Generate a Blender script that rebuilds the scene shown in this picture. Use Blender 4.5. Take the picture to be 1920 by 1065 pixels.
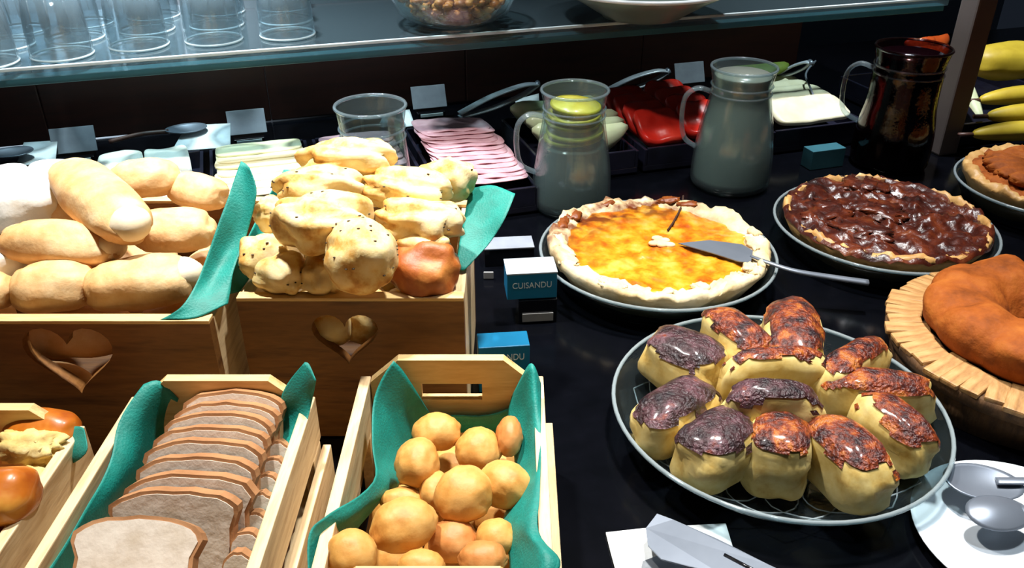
import bpy, bmesh, math, random
from mathutils import Vector, Matrix, noise
from mathutils.geometry import tessellate_polygon
random.seed(7)
SC = bpy.context.scene
COL = SC.collection
for o in list(bpy.data.objects): bpy.data.objects.remove(o)

# ------------------------------------------------------------------ camera, world, lights
H = 0.60                      # camera height over the counter top (z = 0)
FPX = 1600.0
PITCH = math.radians(30)
cam = bpy.data.cameras.new('camera'); cam.sensor_width = 36; cam.lens = 36 * FPX / 1920
cam.clip_start = 0.02
co = bpy.data.objects.new('camera', cam); COL.objects.link(co)
co.location = (0, 0, H); co.rotation_euler = (math.pi / 2 - PITCH, 0, 0)
SC.camera = co
SC.view_settings.view_transform = 'Standard'; SC.view_settings.look = 'None'
SC.view_settings.exposure = 0.55; SC.view_settings.gamma = 1
SC.view_settings.use_curve_mapping = False
w = bpy.data.worlds.new('world'); SC.world = w; w.use_nodes = True
w.node_tree.nodes['Background'].inputs[0].default_value = (0.45, 0.6, 0.9, 1)
w.node_tree.nodes['Background'].inputs[1].default_value = 0.012

def area(name, loc, target, size, power, color, spread=180):
    l = bpy.data.lights.new(name, 'AREA'); l.shape = 'DISK'; l.size = size; l.energy = power; l.color = color
    l.spread = math.radians(spread)
    o = bpy.data.objects.new(name, l); COL.objects.link(o); o.location = loc
    o.rotation_euler = (Vector(target) - Vector(loc)).to_track_quat('-Z', 'Y').to_euler()
    return o
area('ceiling_spot_bread', (-0.36, 0.94, 1.42), (-0.34, 0.80, 0.1), 0.08, 5.8, (1.0, 0.97, 0.93), 86)
area('ceiling_spot_plate', (0.30, 1.02, 1.60), (0.26, 0.74, 0.0), 0.11, 4.2, (1.0, 0.97, 0.92), 60)
area('fill_front', (0.42, 0.60, 1.62), (0.36, 0.56, 0.0), 0.12, 0.5, (0.85, 0.93, 1.0), 46)  # unseen fill lamp, lifts the faces turned to the camera
area('fill_fruit', (0.62, 1.58, 1.62), (0.72, 1.66, 0.0), 0.12, 3.6, (0.95, 0.97, 1.0), 56)  # added lamp, brightens the fruit trays under the shelf
area('fill_trays', (-0.55, 1.45, 1.62), (-0.50, 1.45, 0.0), 0.12, 6.0, (0.85, 0.93, 1.0), 56)  # added lamp, brightens the left trays and the cards behind them
area('fill_wall', (-1.7, 2.7, 1.60), (-2.0, 3.7, 0.75), 0.4, 36, (0.82, 0.91, 1.0), 75)  # added lamp, lights the wall so the glass shelf mirrors it

# ------------------------------------------------------------------ helpers
cP, sP = math.cos(PITCH), math.sin(PITCH)
def P(x, y, z):               # photo pixel -> point at height z
    rx, ry = (x - 960) / FPX, (532.5 - y) / FPX
    d = Vector((rx, cP + ry * sP, -sP + ry * cP))
    return Vector((0, 0, H)) + d * ((z - H) / d.z)
def PY(x, y, Y):              # photo pixel -> point on the upright plane at distance Y
    rx, ry = (x - 960) / FPX, (532.5 - y) / FPX
    d = Vector((rx, cP + ry * sP, -sP + ry * cP))
    return Vector((0, 0, H)) + d * (Y / d.y)
ANG = math.radians(17.5)      # the buffet line runs at an angle to the view
UO = Vector((-0.14, 1.565, 0))
UX, UY = Vector((math.cos(ANG), math.sin(ANG), 0)), Vector((-math.sin(ANG), math.cos(ANG), 0))
def F(u, v, z=0): return UO + UX * u + UY * v + Vector((0, 0, z))

def srgb(h):
    h = h.lstrip('#'); c = [int(h[i:i + 2], 16) / 255 for i in (0, 2, 4)]
    return tuple((x / 12.92 if x <= .04045 else ((x + .055) / 1.055) ** 2.4) for x in c) + (1,)

def mat(name, stops, scale=8, detail=4, rough=.6, bump=0, bscale=None, metallic=0, coat=0, spec=.5,
        stretch=None, sss=0, rr=None, trans=0):
    """noise driven ramp over object coordinates"""
    m = bpy.data.materials.new(name); m.use_nodes = True
    nt = m.node_tree; N = nt.nodes; b = N['Principled BSDF']
    b.inputs['Roughness'].default_value = rough; b.inputs['Metallic'].default_value = metallic
    b.inputs['Coat Weight'].default_value = coat; b.inputs['Coat Roughness'].default_value = .12
    b.inputs['Specular IOR Level'].default_value = spec
    if sss:
        b.inputs['Subsurface Weight'].default_value = sss; b.inputs['Subsurface Scale'].default_value = .01
        b.inputs['Subsurface Radius'].default_value = (1, .6, .35)
    if isinstance(stops, str): stops = [(0, stops)]
    tc = N.new('ShaderNodeTexCoord'); src = tc.outputs['Object']
    if stretch:
        mp = N.new('ShaderNodeMapping'); mp.inputs['Scale'].default_value = stretch
        nt.links.new(src, mp.inputs[0]); src = mp.outputs[0]
    nz = N.new('ShaderNodeTexNoise'); nz.inputs['Scale'].default_value = scale; nz.inputs['Detail'].default_value = detail
    nz.inputs['Roughness'].default_value = .6
    nt.links.new(src, nz.inputs['Vector'])
    if len(stops) > 1:
        r = N.new('ShaderNodeValToRGB'); e = r.color_ramp.elements
        while len(e) < len(stops): e.new(.5)
        for i, (p, c) in enumerate(stops): e[i].position = p; e[i].color = srgb(c)
        nt.links.new(nz.outputs['Fac'], r.inputs[0]); nt.links.new(r.outputs[0], b.inputs['Base Color'])
    else: b.inputs['Base Color'].default_value = srgb(stops[0][1])
    if rr:
        mr = N.new('ShaderNodeMapRange'); mr.inputs[3].default_value, mr.inputs[4].default_value = rr
        mr.inputs[1].default_value, mr.inputs[2].default_value = .35, .65
        nt.links.new(nz.outputs['Fac'], mr.inputs[0]); nt.links.new(mr.outputs[0], b.inputs['Roughness'])
    if bump:
        n2 = N.new('ShaderNodeTexNoise'); n2.inputs['Scale'].default_value = bscale or scale * 3; n2.inputs['Detail'].default_value = 5
        nt.links.new(src, n2.inputs['Vector'])
        bp = N.new('ShaderNodeBump'); bp.inputs['Strength'].default_value = bump; bp.inputs['Distance'].default_value = .004
        nt.links.new(n2.outputs['Fac'], bp.inputs['Height']); nt.links.new(bp.outputs[0], b.inputs['Normal'])
    return m

def glass_mat(name, tint, body, bodyfac, rough=.04, ior=1.5):
    """thin clear glass: see-through tint, Fresnel gloss, a little milky body"""
    m = bpy.data.materials.new(name); m.use_nodes = True
    nt = m.node_tree; N = nt.nodes; N.remove(N['Principled BSDF']); out = N['Material Output']
    tr = N.new('ShaderNodeBsdfTransparent'); tr.inputs[0].default_value = srgb(tint)
    df = N.new('ShaderNodeBsdfDiffuse'); df.inputs[0].default_value = srgb(body)
    gl = N.new('ShaderNodeBsdfGlossy'); gl.inputs['Roughness'].default_value = rough
    nz = N.new('ShaderNodeTexNoise'); nz.inputs['Scale'].default_value = 40
    bp = N.new('ShaderNodeBump'); bp.inputs['Strength'].default_value = .08; bp.inputs['Distance'].default_value = .003
    nt.links.new(nz.outputs['Fac'], bp.inputs['Height']); nt.links.new(bp.outputs[0], gl.inputs['Normal'])
    a = N.new('ShaderNodeMixShader'); a.inputs[0].default_value = bodyfac
    nt.links.new(tr.outputs[0], a.inputs[1]); nt.links.new(df.outputs[0], a.inputs[2])
    lw = N.new('ShaderNodeLayerWeight'); lw.inputs[0].default_value = .5
    pw = N.new('ShaderNodeMath'); pw.operation = 'POWER'; pw.inputs[1].default_value = 4.0
    nt.links.new(lw.outputs['Facing'], pw.inputs[0])
    fr = N.new('ShaderNodeMapRange'); f0 = ((ior - 1) / (ior + 1)) ** 2; fr.inputs[3].default_value = f0; fr.inputs[4].default_value = .85
    nt.links.new(pw.outputs[0], fr.inputs[0])
    s = N.new('ShaderNodeMixShader'); nt.links.new(fr.outputs[0], s.inputs[0])
    nt.links.new(a.outputs[0], s.inputs[1]); nt.links.new(gl.outputs[0], s.inputs[2])
    nt.links.new(s.outputs[0], out.inputs[0])
    return m

M = {}
M['counter'] = mat('counter_black', [(.3, '#040508'), (.7, '#07080d')], 30, rough=.16, spec=.28)
M['cabinet'] = mat('cabinet_dark', [(.3, '#120c0a'), (.7, '#1c1310')], 6, stretch=(1, 1, 12), rough=.5)
M['floor'] = mat('floor_dark', [(.3, '#26221f'), (.7, '#332d29')], 5, rough=.5)
M['wall'] = mat('wall_grey', [(.3, '#8f979e'), (.7, '#9ba3aa')], 3, rough=.9)
M['ceil'] = mat('ceiling_paint', [(.3, '#2a2a2c'), (.7, '#303032')], 3, rough=.9)
M['panel'] = mat('back_panel_wood', [(.3, '#1a0b09'), (.55, '#2b120d'), (.75, '#1a0f0d')], 5, stretch=(1, 1, 8), rough=.45)
M['post'] = mat('post_metal', [(.3, '#6a605c'), (.7, '#776c68')], 6, rough=.5)
M['pine'] = mat('pine', [(.3, '#c9a468'), (.5, '#e0c085'), (.72, '#b98d52')], 9, stretch=(1.2, 9, 9), rough=.55, bump=.12)
M['pine_y'] = mat('pine_lengthwise', [(.3, '#c9a97a'), (.5, '#e6cda0'), (.72, '#b7946a')], 9, stretch=(9, 1.2, 9), rough=.55, bump=.12)
M['pine_shaded'] = mat('pine_in_shade', [(.3, '#6b431c'), (.5, '#84592a'), (.72, '#553213')], 8, stretch=(1.2, 9, 9), rough=.55, bump=.12)  # pine with the shade of the box fronts darkened into its colour
M['green'] = mat('green_paper', [(.35, '#07897d'), (.65, '#0a786c')], 60, rough=.6, bump=.2, bscale=500)
M['roll'] = mat('roll_crust', [(.3, '#cd9656'), (.45, '#dcae74'), (.6, '#e6c18c'), (.75, '#efd6aa')], 26, detail=6, rough=.6, bump=.3, bscale=90, sss=.1)
M['roll_pale'] = mat('roll_tip', [(.3, '#eed7ae'), (.7, '#f5e8cb')], 20, rough=.7, bump=.15, bscale=80)
M['roll_white'] = mat('roll_floured', [(.3, '#d5d8d4'), (.6, '#ecebe3'), (.75, '#dccfb4')], 16, rough=.85, bump=.5, bscale=45)
M['pastry'] = mat('pastry_crust', [(.30, '#a5661f'), (.40, '#d6a352'), (.50, '#ecd08c'), (.70, '#f3e2b6')], 30, detail=5, rough=.55, bump=.35, bscale=70, sss=.1)
M['pastry_brown'] = mat('pastry_brown', [(.3, '#7d3d14'), (.5, '#a5581f'), (.72, '#c98740')], 26, rough=.5, bump=.35, bscale=70)
M['seed'] = mat('seed_dark', '#3b2a14', rough=.6)
M['bun_roll'] = mat('cheese_roll', [(.30, '#b67a30'), (.45, '#cf9648'), (.7, '#dcae66')], 34, rough=.55, bump=.3, bscale=60, sss=.1)
M['bun_roll_b'] = mat('cheese_roll_browned', [(.28, '#a9652a'), (.5, '#c98544'), (.7, '#dca667')], 22, rough=.55, bump=.3, bscale=60)
M['crumb'] = mat('bread_crumb', [(.3, '#cbbba6'), (.5, '#dccfbf'), (.75, '#e6dccd')], 45, rough=.85, bump=.2, bscale=120)
M['crust'] = mat('bread_crust', [(.3, '#9a6a42'), (.6, '#b58358'), (.8, '#c69a70')], 30, rough=.6, bump=.2)
M['gold'] = mat('golden_bread', [(.3, '#8f3d0d'), (.5, '#c06c1d'), (.68, '#dca045')], 16, rough=.35, bump=.1, coat=.3)
M['gold_in'] = mat('golden_bread_inside', [(.3, '#cfa957'), (.6, '#e2cb86'), (.8, '#eddfae')], 40, rough=.8, bump=.5, bscale=60)
M['bun'] = mat('bun_dough', [(.3, '#b08a3c'), (.45, '#c9ae66'), (.72, '#dac98c')], 34, rough=.6, bump=.2, bscale=50, sss=.12)
M['glaze'] = mat('bun_glaze', [(.36, '#1d0d12'), (.46, '#4a1a10'), (.54, '#7d3312'), (.62, '#a8601f'), (.72, '#6a4448')], 60, detail=7, rough=.3, bump=1.0, bscale=260, coat=.35)
M['glaze_d'] = mat('bun_glaze_dark', [(.36, '#150c12'), (.50, '#33191d'), (.60, '#5c3d44'), (.70, '#7c3516')], 45, detail=7, rough=.3, bump=1.0, bscale=260, coat=.35)
M['pie_crust'] = mat('pie_crust', [(.3, '#c4a873'), (.5, '#dfcba0'), (.75, '#ebdfc0')], 24, rough=.7, bump=.5, bscale=60)
M['pie_fill'] = mat('pie_filling', [(.32, '#a84a08'), (.43, '#c4720c'), (.54, '#d6931f'), (.72, '#dcae55')], 30, rough=.35, bump=.3, bscale=60, coat=.2)
M['pie_burn'] = mat('pie_browned', [(.3, '#5b2408'), (.55, '#8f4a12'), (.8, '#c0812f')], 30, rough=.45, bump=.5, bscale=70)
M['dark_gap'] = mat('cut_shadow', '#3a1c08', rough=.9)
M['caramel'] = mat('caramel', [(.3, '#210a06'), (.48, '#43170b'), (.62, '#632a13'), (.8, '#86502a')], 30, rough=.34, bump=.9, bscale=60, coat=.3)
M['caramel_base'] = mat('caramel_base', [(.3, '#a8763a'), (.7, '#d0a869')], 22, rough=.5, bump=.4)
M['cake'] = mat('bundt_crust', [(.3, '#6f3509'), (.5, '#934a12'), (.75, '#aa6122')], 30, rough=.75, bump=.7, bscale=70, spec=.25)
M['stump'] = mat('stump_wood', [(.3, '#8d602f'), (.5, '#b98a50'), (.75, '#d4aa70')], 14, stretch=(1, 1, .2), rough=.6, bump=.2)
M['rim_wood'] = mat('rim_wood', [(.3, '#84592c'), (.5, '#a87c48'), (.75, '#c39c66')], 25, stretch=(1, 4, 1), rough=.6, bump=.3)
M['bark'] = mat('stump_side', [(.3, '#3d2712'), (.7, '#6c4a28')], 14, stretch=(8, 8, 1), rough=.8, bump=.5)
M['glass'] = glass_mat('clear_glass', '#e8f2f2', '#9fb0b5', .10)
M['glass_dish'] = glass_mat('dish_glass', '#d2dde0', '#5a686e', .05)
M['glass_cup'] = glass_mat('tumbler_glass', '#eaf2f5', '#b9cad2', .13, .06, 1.6)
M['glass_rim'] = glass_mat('rim_glass', '#dfe9ec', '#cbd8dc', .30)
M['shelf'] = glass_mat('shelf_glass', '#e2eeee', '#6a7f88', .15, .12)
M['edge'] = mat('shelf_edge', [(.3, '#b9c9cd'), (.7, '#d5e2e4')], 30, rough=.3)
M['water'] = glass_mat('cloudy_water', '#b5beb4', '#7f8a80', .45)
M['milky'] = mat('milky_juice', [(.3, '#7f867c'), (.7, '#949b90')], 8, rough=.3, coat=.4)
M['grape'] = mat('grape_juice', [(.3, '#0c0206'), (.7, '#180509')], 8, rough=.12, coat=.3)
M['grape_top'] = glass_mat('red_tinged_glass', '#b85040', '#7a2014', .4)
M['glass_dark'] = glass_mat('grape_jug_glass', '#b89a9a', '#160808', .2)
M['rind'] = mat('lemon_rind', [(.3, '#8d8a17'), (.7, '#b3ab24')], 30, rough=.5)
M['lemon'] = mat('lemon_flesh', [(.3, '#c9bd3c'), (.7, '#ded768')], 40, rough=.35, coat=.3)
M['tray'] = mat('tray_black', [(.3, '#14141c'), (.7, '#1f2030')], 20, rough=.25, coat=.3)
M['ham'] = mat('ham', [(.3, '#c08a94'), (.55, '#d0a0a8'), (.8, '#dcb6bb')], 25, rough=.5, bump=.1, sss=.1)
M['cheese'] = mat('cheese_yellow', [(.3, '#e6dcae'), (.7, '#f0eac8')], 12, rough=.5, sss=.1)
M['cheese_w'] = mat('cheese_white', [(.3, '#dfe0d4'), (.7, '#eeeee4')], 14, rough=.6, bump=.4, bscale=50, sss=.1)
M['melon'] = mat('melon_flesh', [(.3, '#b9c69a'), (.7, '#d6dfbd')], 12, rough=.35, coat=.2, sss=.1)
M['wmelon'] = mat('watermelon_flesh', [(.3, '#b8160f'), (.55, '#d42a1c'), (.8, '#e04a36')], 16, rough=.35, bump=.2, coat=.2)
M['wpale'] = mat('melon_pale_slice', [(.3, '#c9c4a0'), (.7, '#e2dfc4')], 16, rough=.45, bump=.2)
M['grind'] = mat('melon_rind', [(.3, '#4d5f1d'), (.7, '#6f8230')], 20, rough=.5)
M['papaya'] = mat('papaya_flesh', [(.3, '#c7441a'), (.7, '#e0702e')], 14, rough=.35, coat=.2)
M['pine_fruit'] = mat('pineapple_flesh', [(.3, '#c49a22'), (.7, '#e0c04c')], 30, rough=.4, bump=.3)
M['banana'] = mat('banana_peel', [(.25, '#6e5a12'), (.36, '#b9a02c'), (.6, '#cfb838'), (.8, '#d9c855')], 14, rough=.5)
M['steel'] = mat('steel', [(.3, '#8d9298'), (.7, '#b1b6bc')], 20, rough=.28, metallic=.9, bump=.03)
M['steel_m'] = mat('steel_satin', [(.3, '#6c7480'), (.7, '#7c8490')], 12, rough=.38, metallic=.45)
M['brown_h'] = mat('brown_handle', [(.3, '#3d2620'), (.7, '#553830')], 20, rough=.5)
M['white'] = mat('white_ceramic', [(.3, '#d9e2ea'), (.7, '#e6edf2')], 10, rough=.2, coat=.3)
M['white_shaded'] = mat('white_ceramic_shaded', [(.3, '#5c6862'), (.7, '#6c7872')], 10, rough=.3)  # white ceramic with the shade of the bowl wall put into its colour
M['steel_lt'] = mat('steel_bright', [(.3, '#a9b1bb'), (.7, '#c0c7cf')], 20, rough=.3, metallic=.25)
M['napkin'] = mat('white_napkin', [(.3, '#dfe5e8'), (.7, '#edf1f2')], 60, rough=.85, bump=.15, bscale=250)
M['blue'] = mat('blue_card', [(.3, '#0a6f9c'), (.7, '#0d7fae')], 12, rough=.4)
M['bluetop'] = mat('card_top', [(.3, '#b9c6d4'), (.7, '#ccd7e2')], 12, rough=.35)
M['letter'] = mat('letter_white', '#e4f8ff', rough=.5)
M['black'] = mat('black_acrylic', [(.3, '#08080b'), (.7, '#111217')], 20, rough=.15, coat=.4)
M['grey_l'] = mat('grey_label', [(.3, '#8a8a8a'), (.7, '#9c9c9c')], 30, rough=.5)
M['slate'] = mat('slate_label', [(.3, '#858a94'), (.7, '#979da7')], 30, rough=.35)
M['granola'] = mat('granola', [(.3, '#7a3f12'), (.5, '#b06a26'), (.75, '#d8a55c')], 60, rough=.5, bump=.3)
M['teal_card'] = mat('teal_card_dark', [(.3, '#2b5a66'), (.7, '#356a76')], 12, rough=.4)

def brown_edge(m, r0, r1, dirv, col):
    nt = m.node_tree; N = nt.nodes; b = N['Principled BSDF']; old = b.inputs['Base Color'].links[0].from_socket
    tc = N.new('ShaderNodeTexCoord'); ln = N.new('ShaderNodeVectorMath'); ln.operation = 'LENGTH'; nt.links.new(tc.outputs['Object'], ln.inputs[0])
    mr = N.new('ShaderNodeMapRange'); mr.inputs[1].default_value = r0; mr.inputs[2].default_value = r1; nt.links.new(ln.outputs['Value'], mr.inputs[0])
    dt = N.new('ShaderNodeVectorMath'); dt.operation = 'DOT_PRODUCT'; dt.inputs[1].default_value = dirv; nt.links.new(tc.outputs['Object'], dt.inputs[0])
    m2 = N.new('ShaderNodeMapRange'); m2.inputs[1].default_value = -.02; m2.inputs[2].default_value = .11; nt.links.new(dt.outputs['Value'], m2.inputs[0])
    nz = N.new('ShaderNodeTexNoise'); nz.inputs['Scale'].default_value = 45; nz.inputs['Detail'].default_value = 6; nt.links.new(tc.outputs['Object'], nz.inputs['Vector'])
    m3 = N.new('ShaderNodeMapRange'); m3.inputs[1].default_value = .35; m3.inputs[2].default_value = .6; nt.links.new(nz.outputs['Fac'], m3.inputs[0])
    x = N.new('ShaderNodeMath'); x.operation = 'MULTIPLY'; nt.links.new(mr.outputs[0], x.inputs[0]); nt.links.new(m2.outputs[0], x.inputs[1])
    y = N.new('ShaderNodeMath'); y.operation = 'MULTIPLY'; nt.links.new(x.outputs[0], y.inputs[0]); nt.links.new(m3.outputs[0], y.inputs[1])
    mx = N.new('ShaderNodeMix'); mx.data_type = 'RGBA'; nt.links.new(y.outputs[0], mx.inputs['Factor']); nt.links.new(old, mx.inputs['A']); mx.inputs['B'].default_value = srgb(col)
    nt.links.new(mx.outputs['Result'], b.inputs['Base Color'])
brown_edge(M['pie_fill'], .065, .110, (-.45, .9, 0), '#5e2708')
brown_edge(M['pie_crust'], .110, .135, (-.55, .83, 0), '#6b3410')
ORD = ['first', 'second', 'third', 'fourth', 'fifth', 'sixth', 'seventh', 'eighth', 'ninth', 'tenth', 'eleventh', 'twelfth', 'thirteenth']
def tag(o, label=None, cat=None, group=None, kind=None):
    if label: o['label'] = label
    if cat: o['category'] = cat
    if group: o['group'] = group
    if kind: o['kind'] = kind
    return o
def link(name, me, m, parent=None, smooth=True):
    if smooth:
        for p in me.polygons: p.use_smooth = True
    if m is not None: me.materials.append(M[m] if isinstance(m, str) else m)
    o = bpy.data.objects.new(name, me); COL.objects.link(o)
    if parent: o.parent = parent
    return o
def obj(name, bm, m, parent=None, smooth=True):
    bmesh.ops.recalc_face_normals(bm, faces=bm.faces)
    me = bpy.data.meshes.new(name); bm.to_mesh(me); bm.free()
    return link(name, me, m, parent, smooth)
def empty(name, loc, rz=0):
    o = bpy.data.objects.new(name, None); COL.objects.link(o); o.location = loc; o.rotation_euler = (0, 0, rz)
    o.empty_display_size = .02
    return o
def local(o, p):              # world point -> coordinates of an (unscaled) Empty
    return Matrix.Rotation(-o.rotation_euler[2], 3, 'Z') @ (Vector(p) - Vector(o.location))
def add_box(bm, c, s, bev=0, rot=None):
    r = bmesh.ops.create_cube(bm, size=1); v = r['verts']
    bmesh.ops.scale(bm, vec=s, verts=v)
    if bev:
        e = list({e for x in v for e in x.link_edges})
        r2 = bmesh.ops.bevel(bm, geom=e, offset=bev, segments=2, affect='EDGES', profile=.6)
        v = list({x for f in r2['faces'] for x in f.verts} | {x for x in v if x.is_valid})
    if rot is not None: bmesh.ops.rotate(bm, matrix=rot, verts=v)
    bmesh.ops.translate(bm, vec=c, verts=v)
def box(name, c, s, m, parent=None, bev=.001, rot=None):
    bm = bmesh.new(); add_box(bm, c, s, bev, rot); return obj(name, bm, m, parent, False)
def catmull(pts, n, closed=False):
    pts = [Vector(p) for p in pts]; out = []; k = len(pts)
    for i in range(k if closed else k - 1):
        if closed: a, b, c, d = pts[i - 1], pts[i], pts[(i + 1) % k], pts[(i + 2) % k]
        else: a, b, c, d = pts[max(i - 1, 0)], pts[i], pts[i + 1], pts[min(i + 2, k - 1)]
        for j in range(n):
            t = j / n
            out.append(.5 * ((2 * b) + (c - a) * t + (2 * a - 5 * b + 4 * c - d) * t * t + (3 * b - a - 3 * c + d) * t ** 3))
    if not closed: out.append(pts[-1])
    return out
def add_tube(bm, pts, r, seg=8, closed=False, flat=1):
    pts = [Vector(p) for p in pts]; n = len(pts); rings = []; up = Vector((0, 0, 1)); prev = None
    for i, p in enumerate(pts):
        t = (pts[(i + 1) % n] - pts[i - 1]) if closed else (pts[min(i + 1, n - 1)] - pts[max(i - 1, 0)])
        t.normalize()
        if prev is None:
            a = t.cross(up)
            if a.length < .05: a = t.cross(Vector((0, 1, 0)))
        else: a = prev - t * prev.dot(t)
        a.normalize(); prev = a; b = t.cross(a)
        rr = r(i / (n - 1)) if callable(r) else r
        rings.append([bm.verts.new(p + (a * math.cos(q) + b * flat * math.sin(q)) * rr) for q in [2 * math.pi * k / seg for k in range(seg)]])
    m = n if closed else n - 1
    for i in range(m):
        A, B = rings[i], rings[(i + 1) % n]
        for k in range(seg): bm.faces.new((A[k], A[(k + 1) % seg], B[(k + 1) % seg], B[k]))
    if not closed: bm.faces.new(rings[0]); bm.faces.new(rings[-1])
def tube(name, pts, r, m, parent=None, seg=8, closed=False, flat=1):
    bm = bmesh.new(); add_tube(bm, pts, r, seg, closed, flat); return obj(name, bm, m, parent)
def add_lathe(bm, prof, seg=48, fn=None):
    """prof: (r, z) list; fn(i, ang, r, z) -> (r, z)"""
    rings = []
    for i, (r, z) in enumerate(prof):
        if r < 1e-6: rings.append([bm.verts.new((0, 0, z))]); continue
        ring = []
        for k in range(seg):
            a = 2 * math.pi * k / seg; q, zz = (fn(i, a, r, z) if fn else (r, z))
            ring.append(bm.verts.new((q * math.cos(a), q * math.sin(a), zz)))
        rings.append(ring)
    for A, B in zip(rings, rings[1:]):
        for k in range(seg):
            j = (k + 1) % seg
            if len(A) == 1 and len(B) == 1: continue
            if len(A) == 1: bm.faces.new((A[0], B[k], B[j]))
            elif len(B) == 1: bm.faces.new((A[k], A[j], B[0]))
            else: bm.faces.new((A[k], A[j], B[j], B[k]))
def lathe(name, prof, m, parent=None, seg=48, fn=None, loc=None):
    bm = bmesh.new(); add_lathe(bm, prof, seg, fn); o = obj(name, bm, m, parent)
    if loc is not None: o.location = loc
    return o
def sheet(name, rows, m, parent=None, n=5, thick=.0007, ripple=0, seed=0):
    """cloth or paper through a grid of world points"""
    R = [catmull(r, n) for r in rows]
    cols = [catmull([r[j] for r in R], n) for j in range(len(R[0]))]
    bm = bmesh.new(); c0 = sum((v for c in cols for v in c), Vector()) / (len(cols) * len(cols[0]))
    V = []
    for c in cols:
        V.append([bm.verts.new(p - c0 + Vector((0, 0, 1)) * ripple * noise.noise(p * 25 + Vector((seed, 0, 0)))) for p in c])
    for i in range(len(V) - 1):
        for j in range(len(V[0]) - 1): bm.faces.new((V[i][j], V[i + 1][j], V[i + 1][j + 1], V[i][j + 1]))
    o = obj(name, bm, m, None); o.location = c0
    s = o.modifiers.new('thickness', 'SOLIDIFY'); s.thickness = thick; s.offset = 0
    if parent: o.parent = parent; o.location = local(parent, c0); 
    return o
def spow(x, p): return math.copysign(abs(x) ** p, x)
def frame(A, B, roll=0):
    x = (B - A).normalized(); y = Vector((0, 0, 1)).cross(x)
    if y.length < 1e-4: y = Vector((0, 1, 0))
    y.normalize(); z = x.cross(y)
    return Matrix((x, y, z)).transposed().to_4x4() @ Matrix.Rotation(roll, 4, 'X')
def blob(name, A, B, wd, ht, m, parent=None, amp=.05, freq=1.6, seed=0, e1=.8, e2=.9, flat=.8, folds=0, slash=0, nu=26, nv=28, roll=0, lump=0, wrinkle=0):
    """organic baked lump lying from A to B; wd across, ht high"""
    A, B = Vector(A), Vector(B); L = (B - A).length; bm = bmesh.new(); rings = []; sd = Vector((seed * 3.7, seed * 1.3, seed * 2.1))
    def pt(u, p):
        x = L / 2 * spow(math.cos(u), e1); r = abs(math.sin(u)) ** e2
        y = wd / 2 * r * math.cos(p); z = ht / 2 * r * math.sin(p)
        q = Vector((x / L * 2, y / wd * 2, z / ht * 2))
        k = 1 + amp * noise.noise(q * freq + sd) * 2
        if wrinkle: k += wrinkle * (math.sin(q.x * 19 + 4 * noise.noise(q * 2 + sd)) * q.x * q.x + .9 * noise.noise(Vector((q.x * 2, q.y * 7, q.z * 7)) + sd))
        if lump: k += lump * noise.noise(q * freq * 2.6 + sd)
        if folds: k += folds * (abs(math.sin(q.x * 2.2 + q.y * 3.4 + q.z * 1.5 + 2.2 * noise.noise(q * .9 + sd) + seed)) - .6)
        if slash:
            t = (q.y + .25 * math.sin(q.x * 2)) / .16
            if q.z > 0: k -= slash * math.exp(-t * t) * max(0, 1 - q.x * q.x * 1.3)
        v = Vector((x * k, y * k, z * k))
        if v.z < 0: v.z *= flat
        return v
    for i in range(nu + 1):
        u = math.pi * i / nu
        if i in (0, nu): rings.append([bm.verts.new(pt(u, 0))])
        else: rings.append([bm.verts.new(pt(u, 2 * math.pi * k / nv)) for k in range(nv)])
    for a, b in zip(rings, rings[1:]):
        for k in range(nv):
            j = (k + 1) % nv
            if len(a) == 1: bm.faces.new((a[0], b[k], b[j]))
            elif len(b) == 1: bm.faces.new((a[k], a[j], b[0]))
            else: bm.faces.new((a[k], a[j], b[j], b[k]))
    o = obj(name, bm, m); mw = Matrix.Translation((A + B) / 2) @ frame(A, B, roll)
    if parent: o.parent = parent; o.matrix_basis = parent.matrix_basis.inverted() @ mw if parent.type != 'EMPTY' else Matrix.Translation(local(parent, (A + B) / 2)) @ Matrix.Rotation(-parent.rotation_euler[2], 4, 'Z') @ frame(A, B, roll)
    else: o.matrix_basis = mw
    return o
def poly_board(name, outer, hole, th, m, parent=None, bev=0):
    """upright board: outline and optional hole in (x, z), th thick along y"""
    bm = bmesh.new(); loops = [outer] + ([hole] if hole else [])
    flat = [Vector((p[0], p[1], 0)) for l in loops for p in l]
    tris = tessellate_polygon([[Vector((p[0], p[1], 0)) for p in l] for l in loops])
    f = [bm.verts.new((p.x, -th / 2, p.y)) for p in flat]; b = [bm.verts.new((p.x, th / 2, p.y)) for p in flat]
    for t in tris:
        bm.faces.new([f[i] for i in t]); bm.faces.new([b[i] for i in reversed(t)])
    s = 0
    for l in loops:
        n = len(l)
        for i in range(n):
            j = (i + 1) % n; bm.faces.new((f[s + i], f[s + j], b[s + j], b[s + i]))
        s += n
    return obj(name, bm, m, parent, False)
def lettering(text, size, parent, loc, rot, m='letter', width=None):
    c = bpy.data.curves.new('lettering', 'FONT'); c.body = text; c.size = size; c.align_x = 'CENTER'; c.align_y = 'CENTER'; c.extrude = .0002
    t = bpy.data.objects.new('lettering_curve', c); COL.objects.link(t)
    dg = bpy.context.evaluated_depsgraph_get(); me = bpy.data.meshes.new_from_object(t.evaluated_get(dg))
    bpy.data.objects.remove(t)
    o = link('lettering', me, m, parent, False); o.location = loc; o.rotation_euler = rot
    if width:
        xs = [v.co.x for v in me.vertices]; k = width / (max(xs) - min(xs))
        for v in me.vertices: v.co.x *= k
    return o

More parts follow.
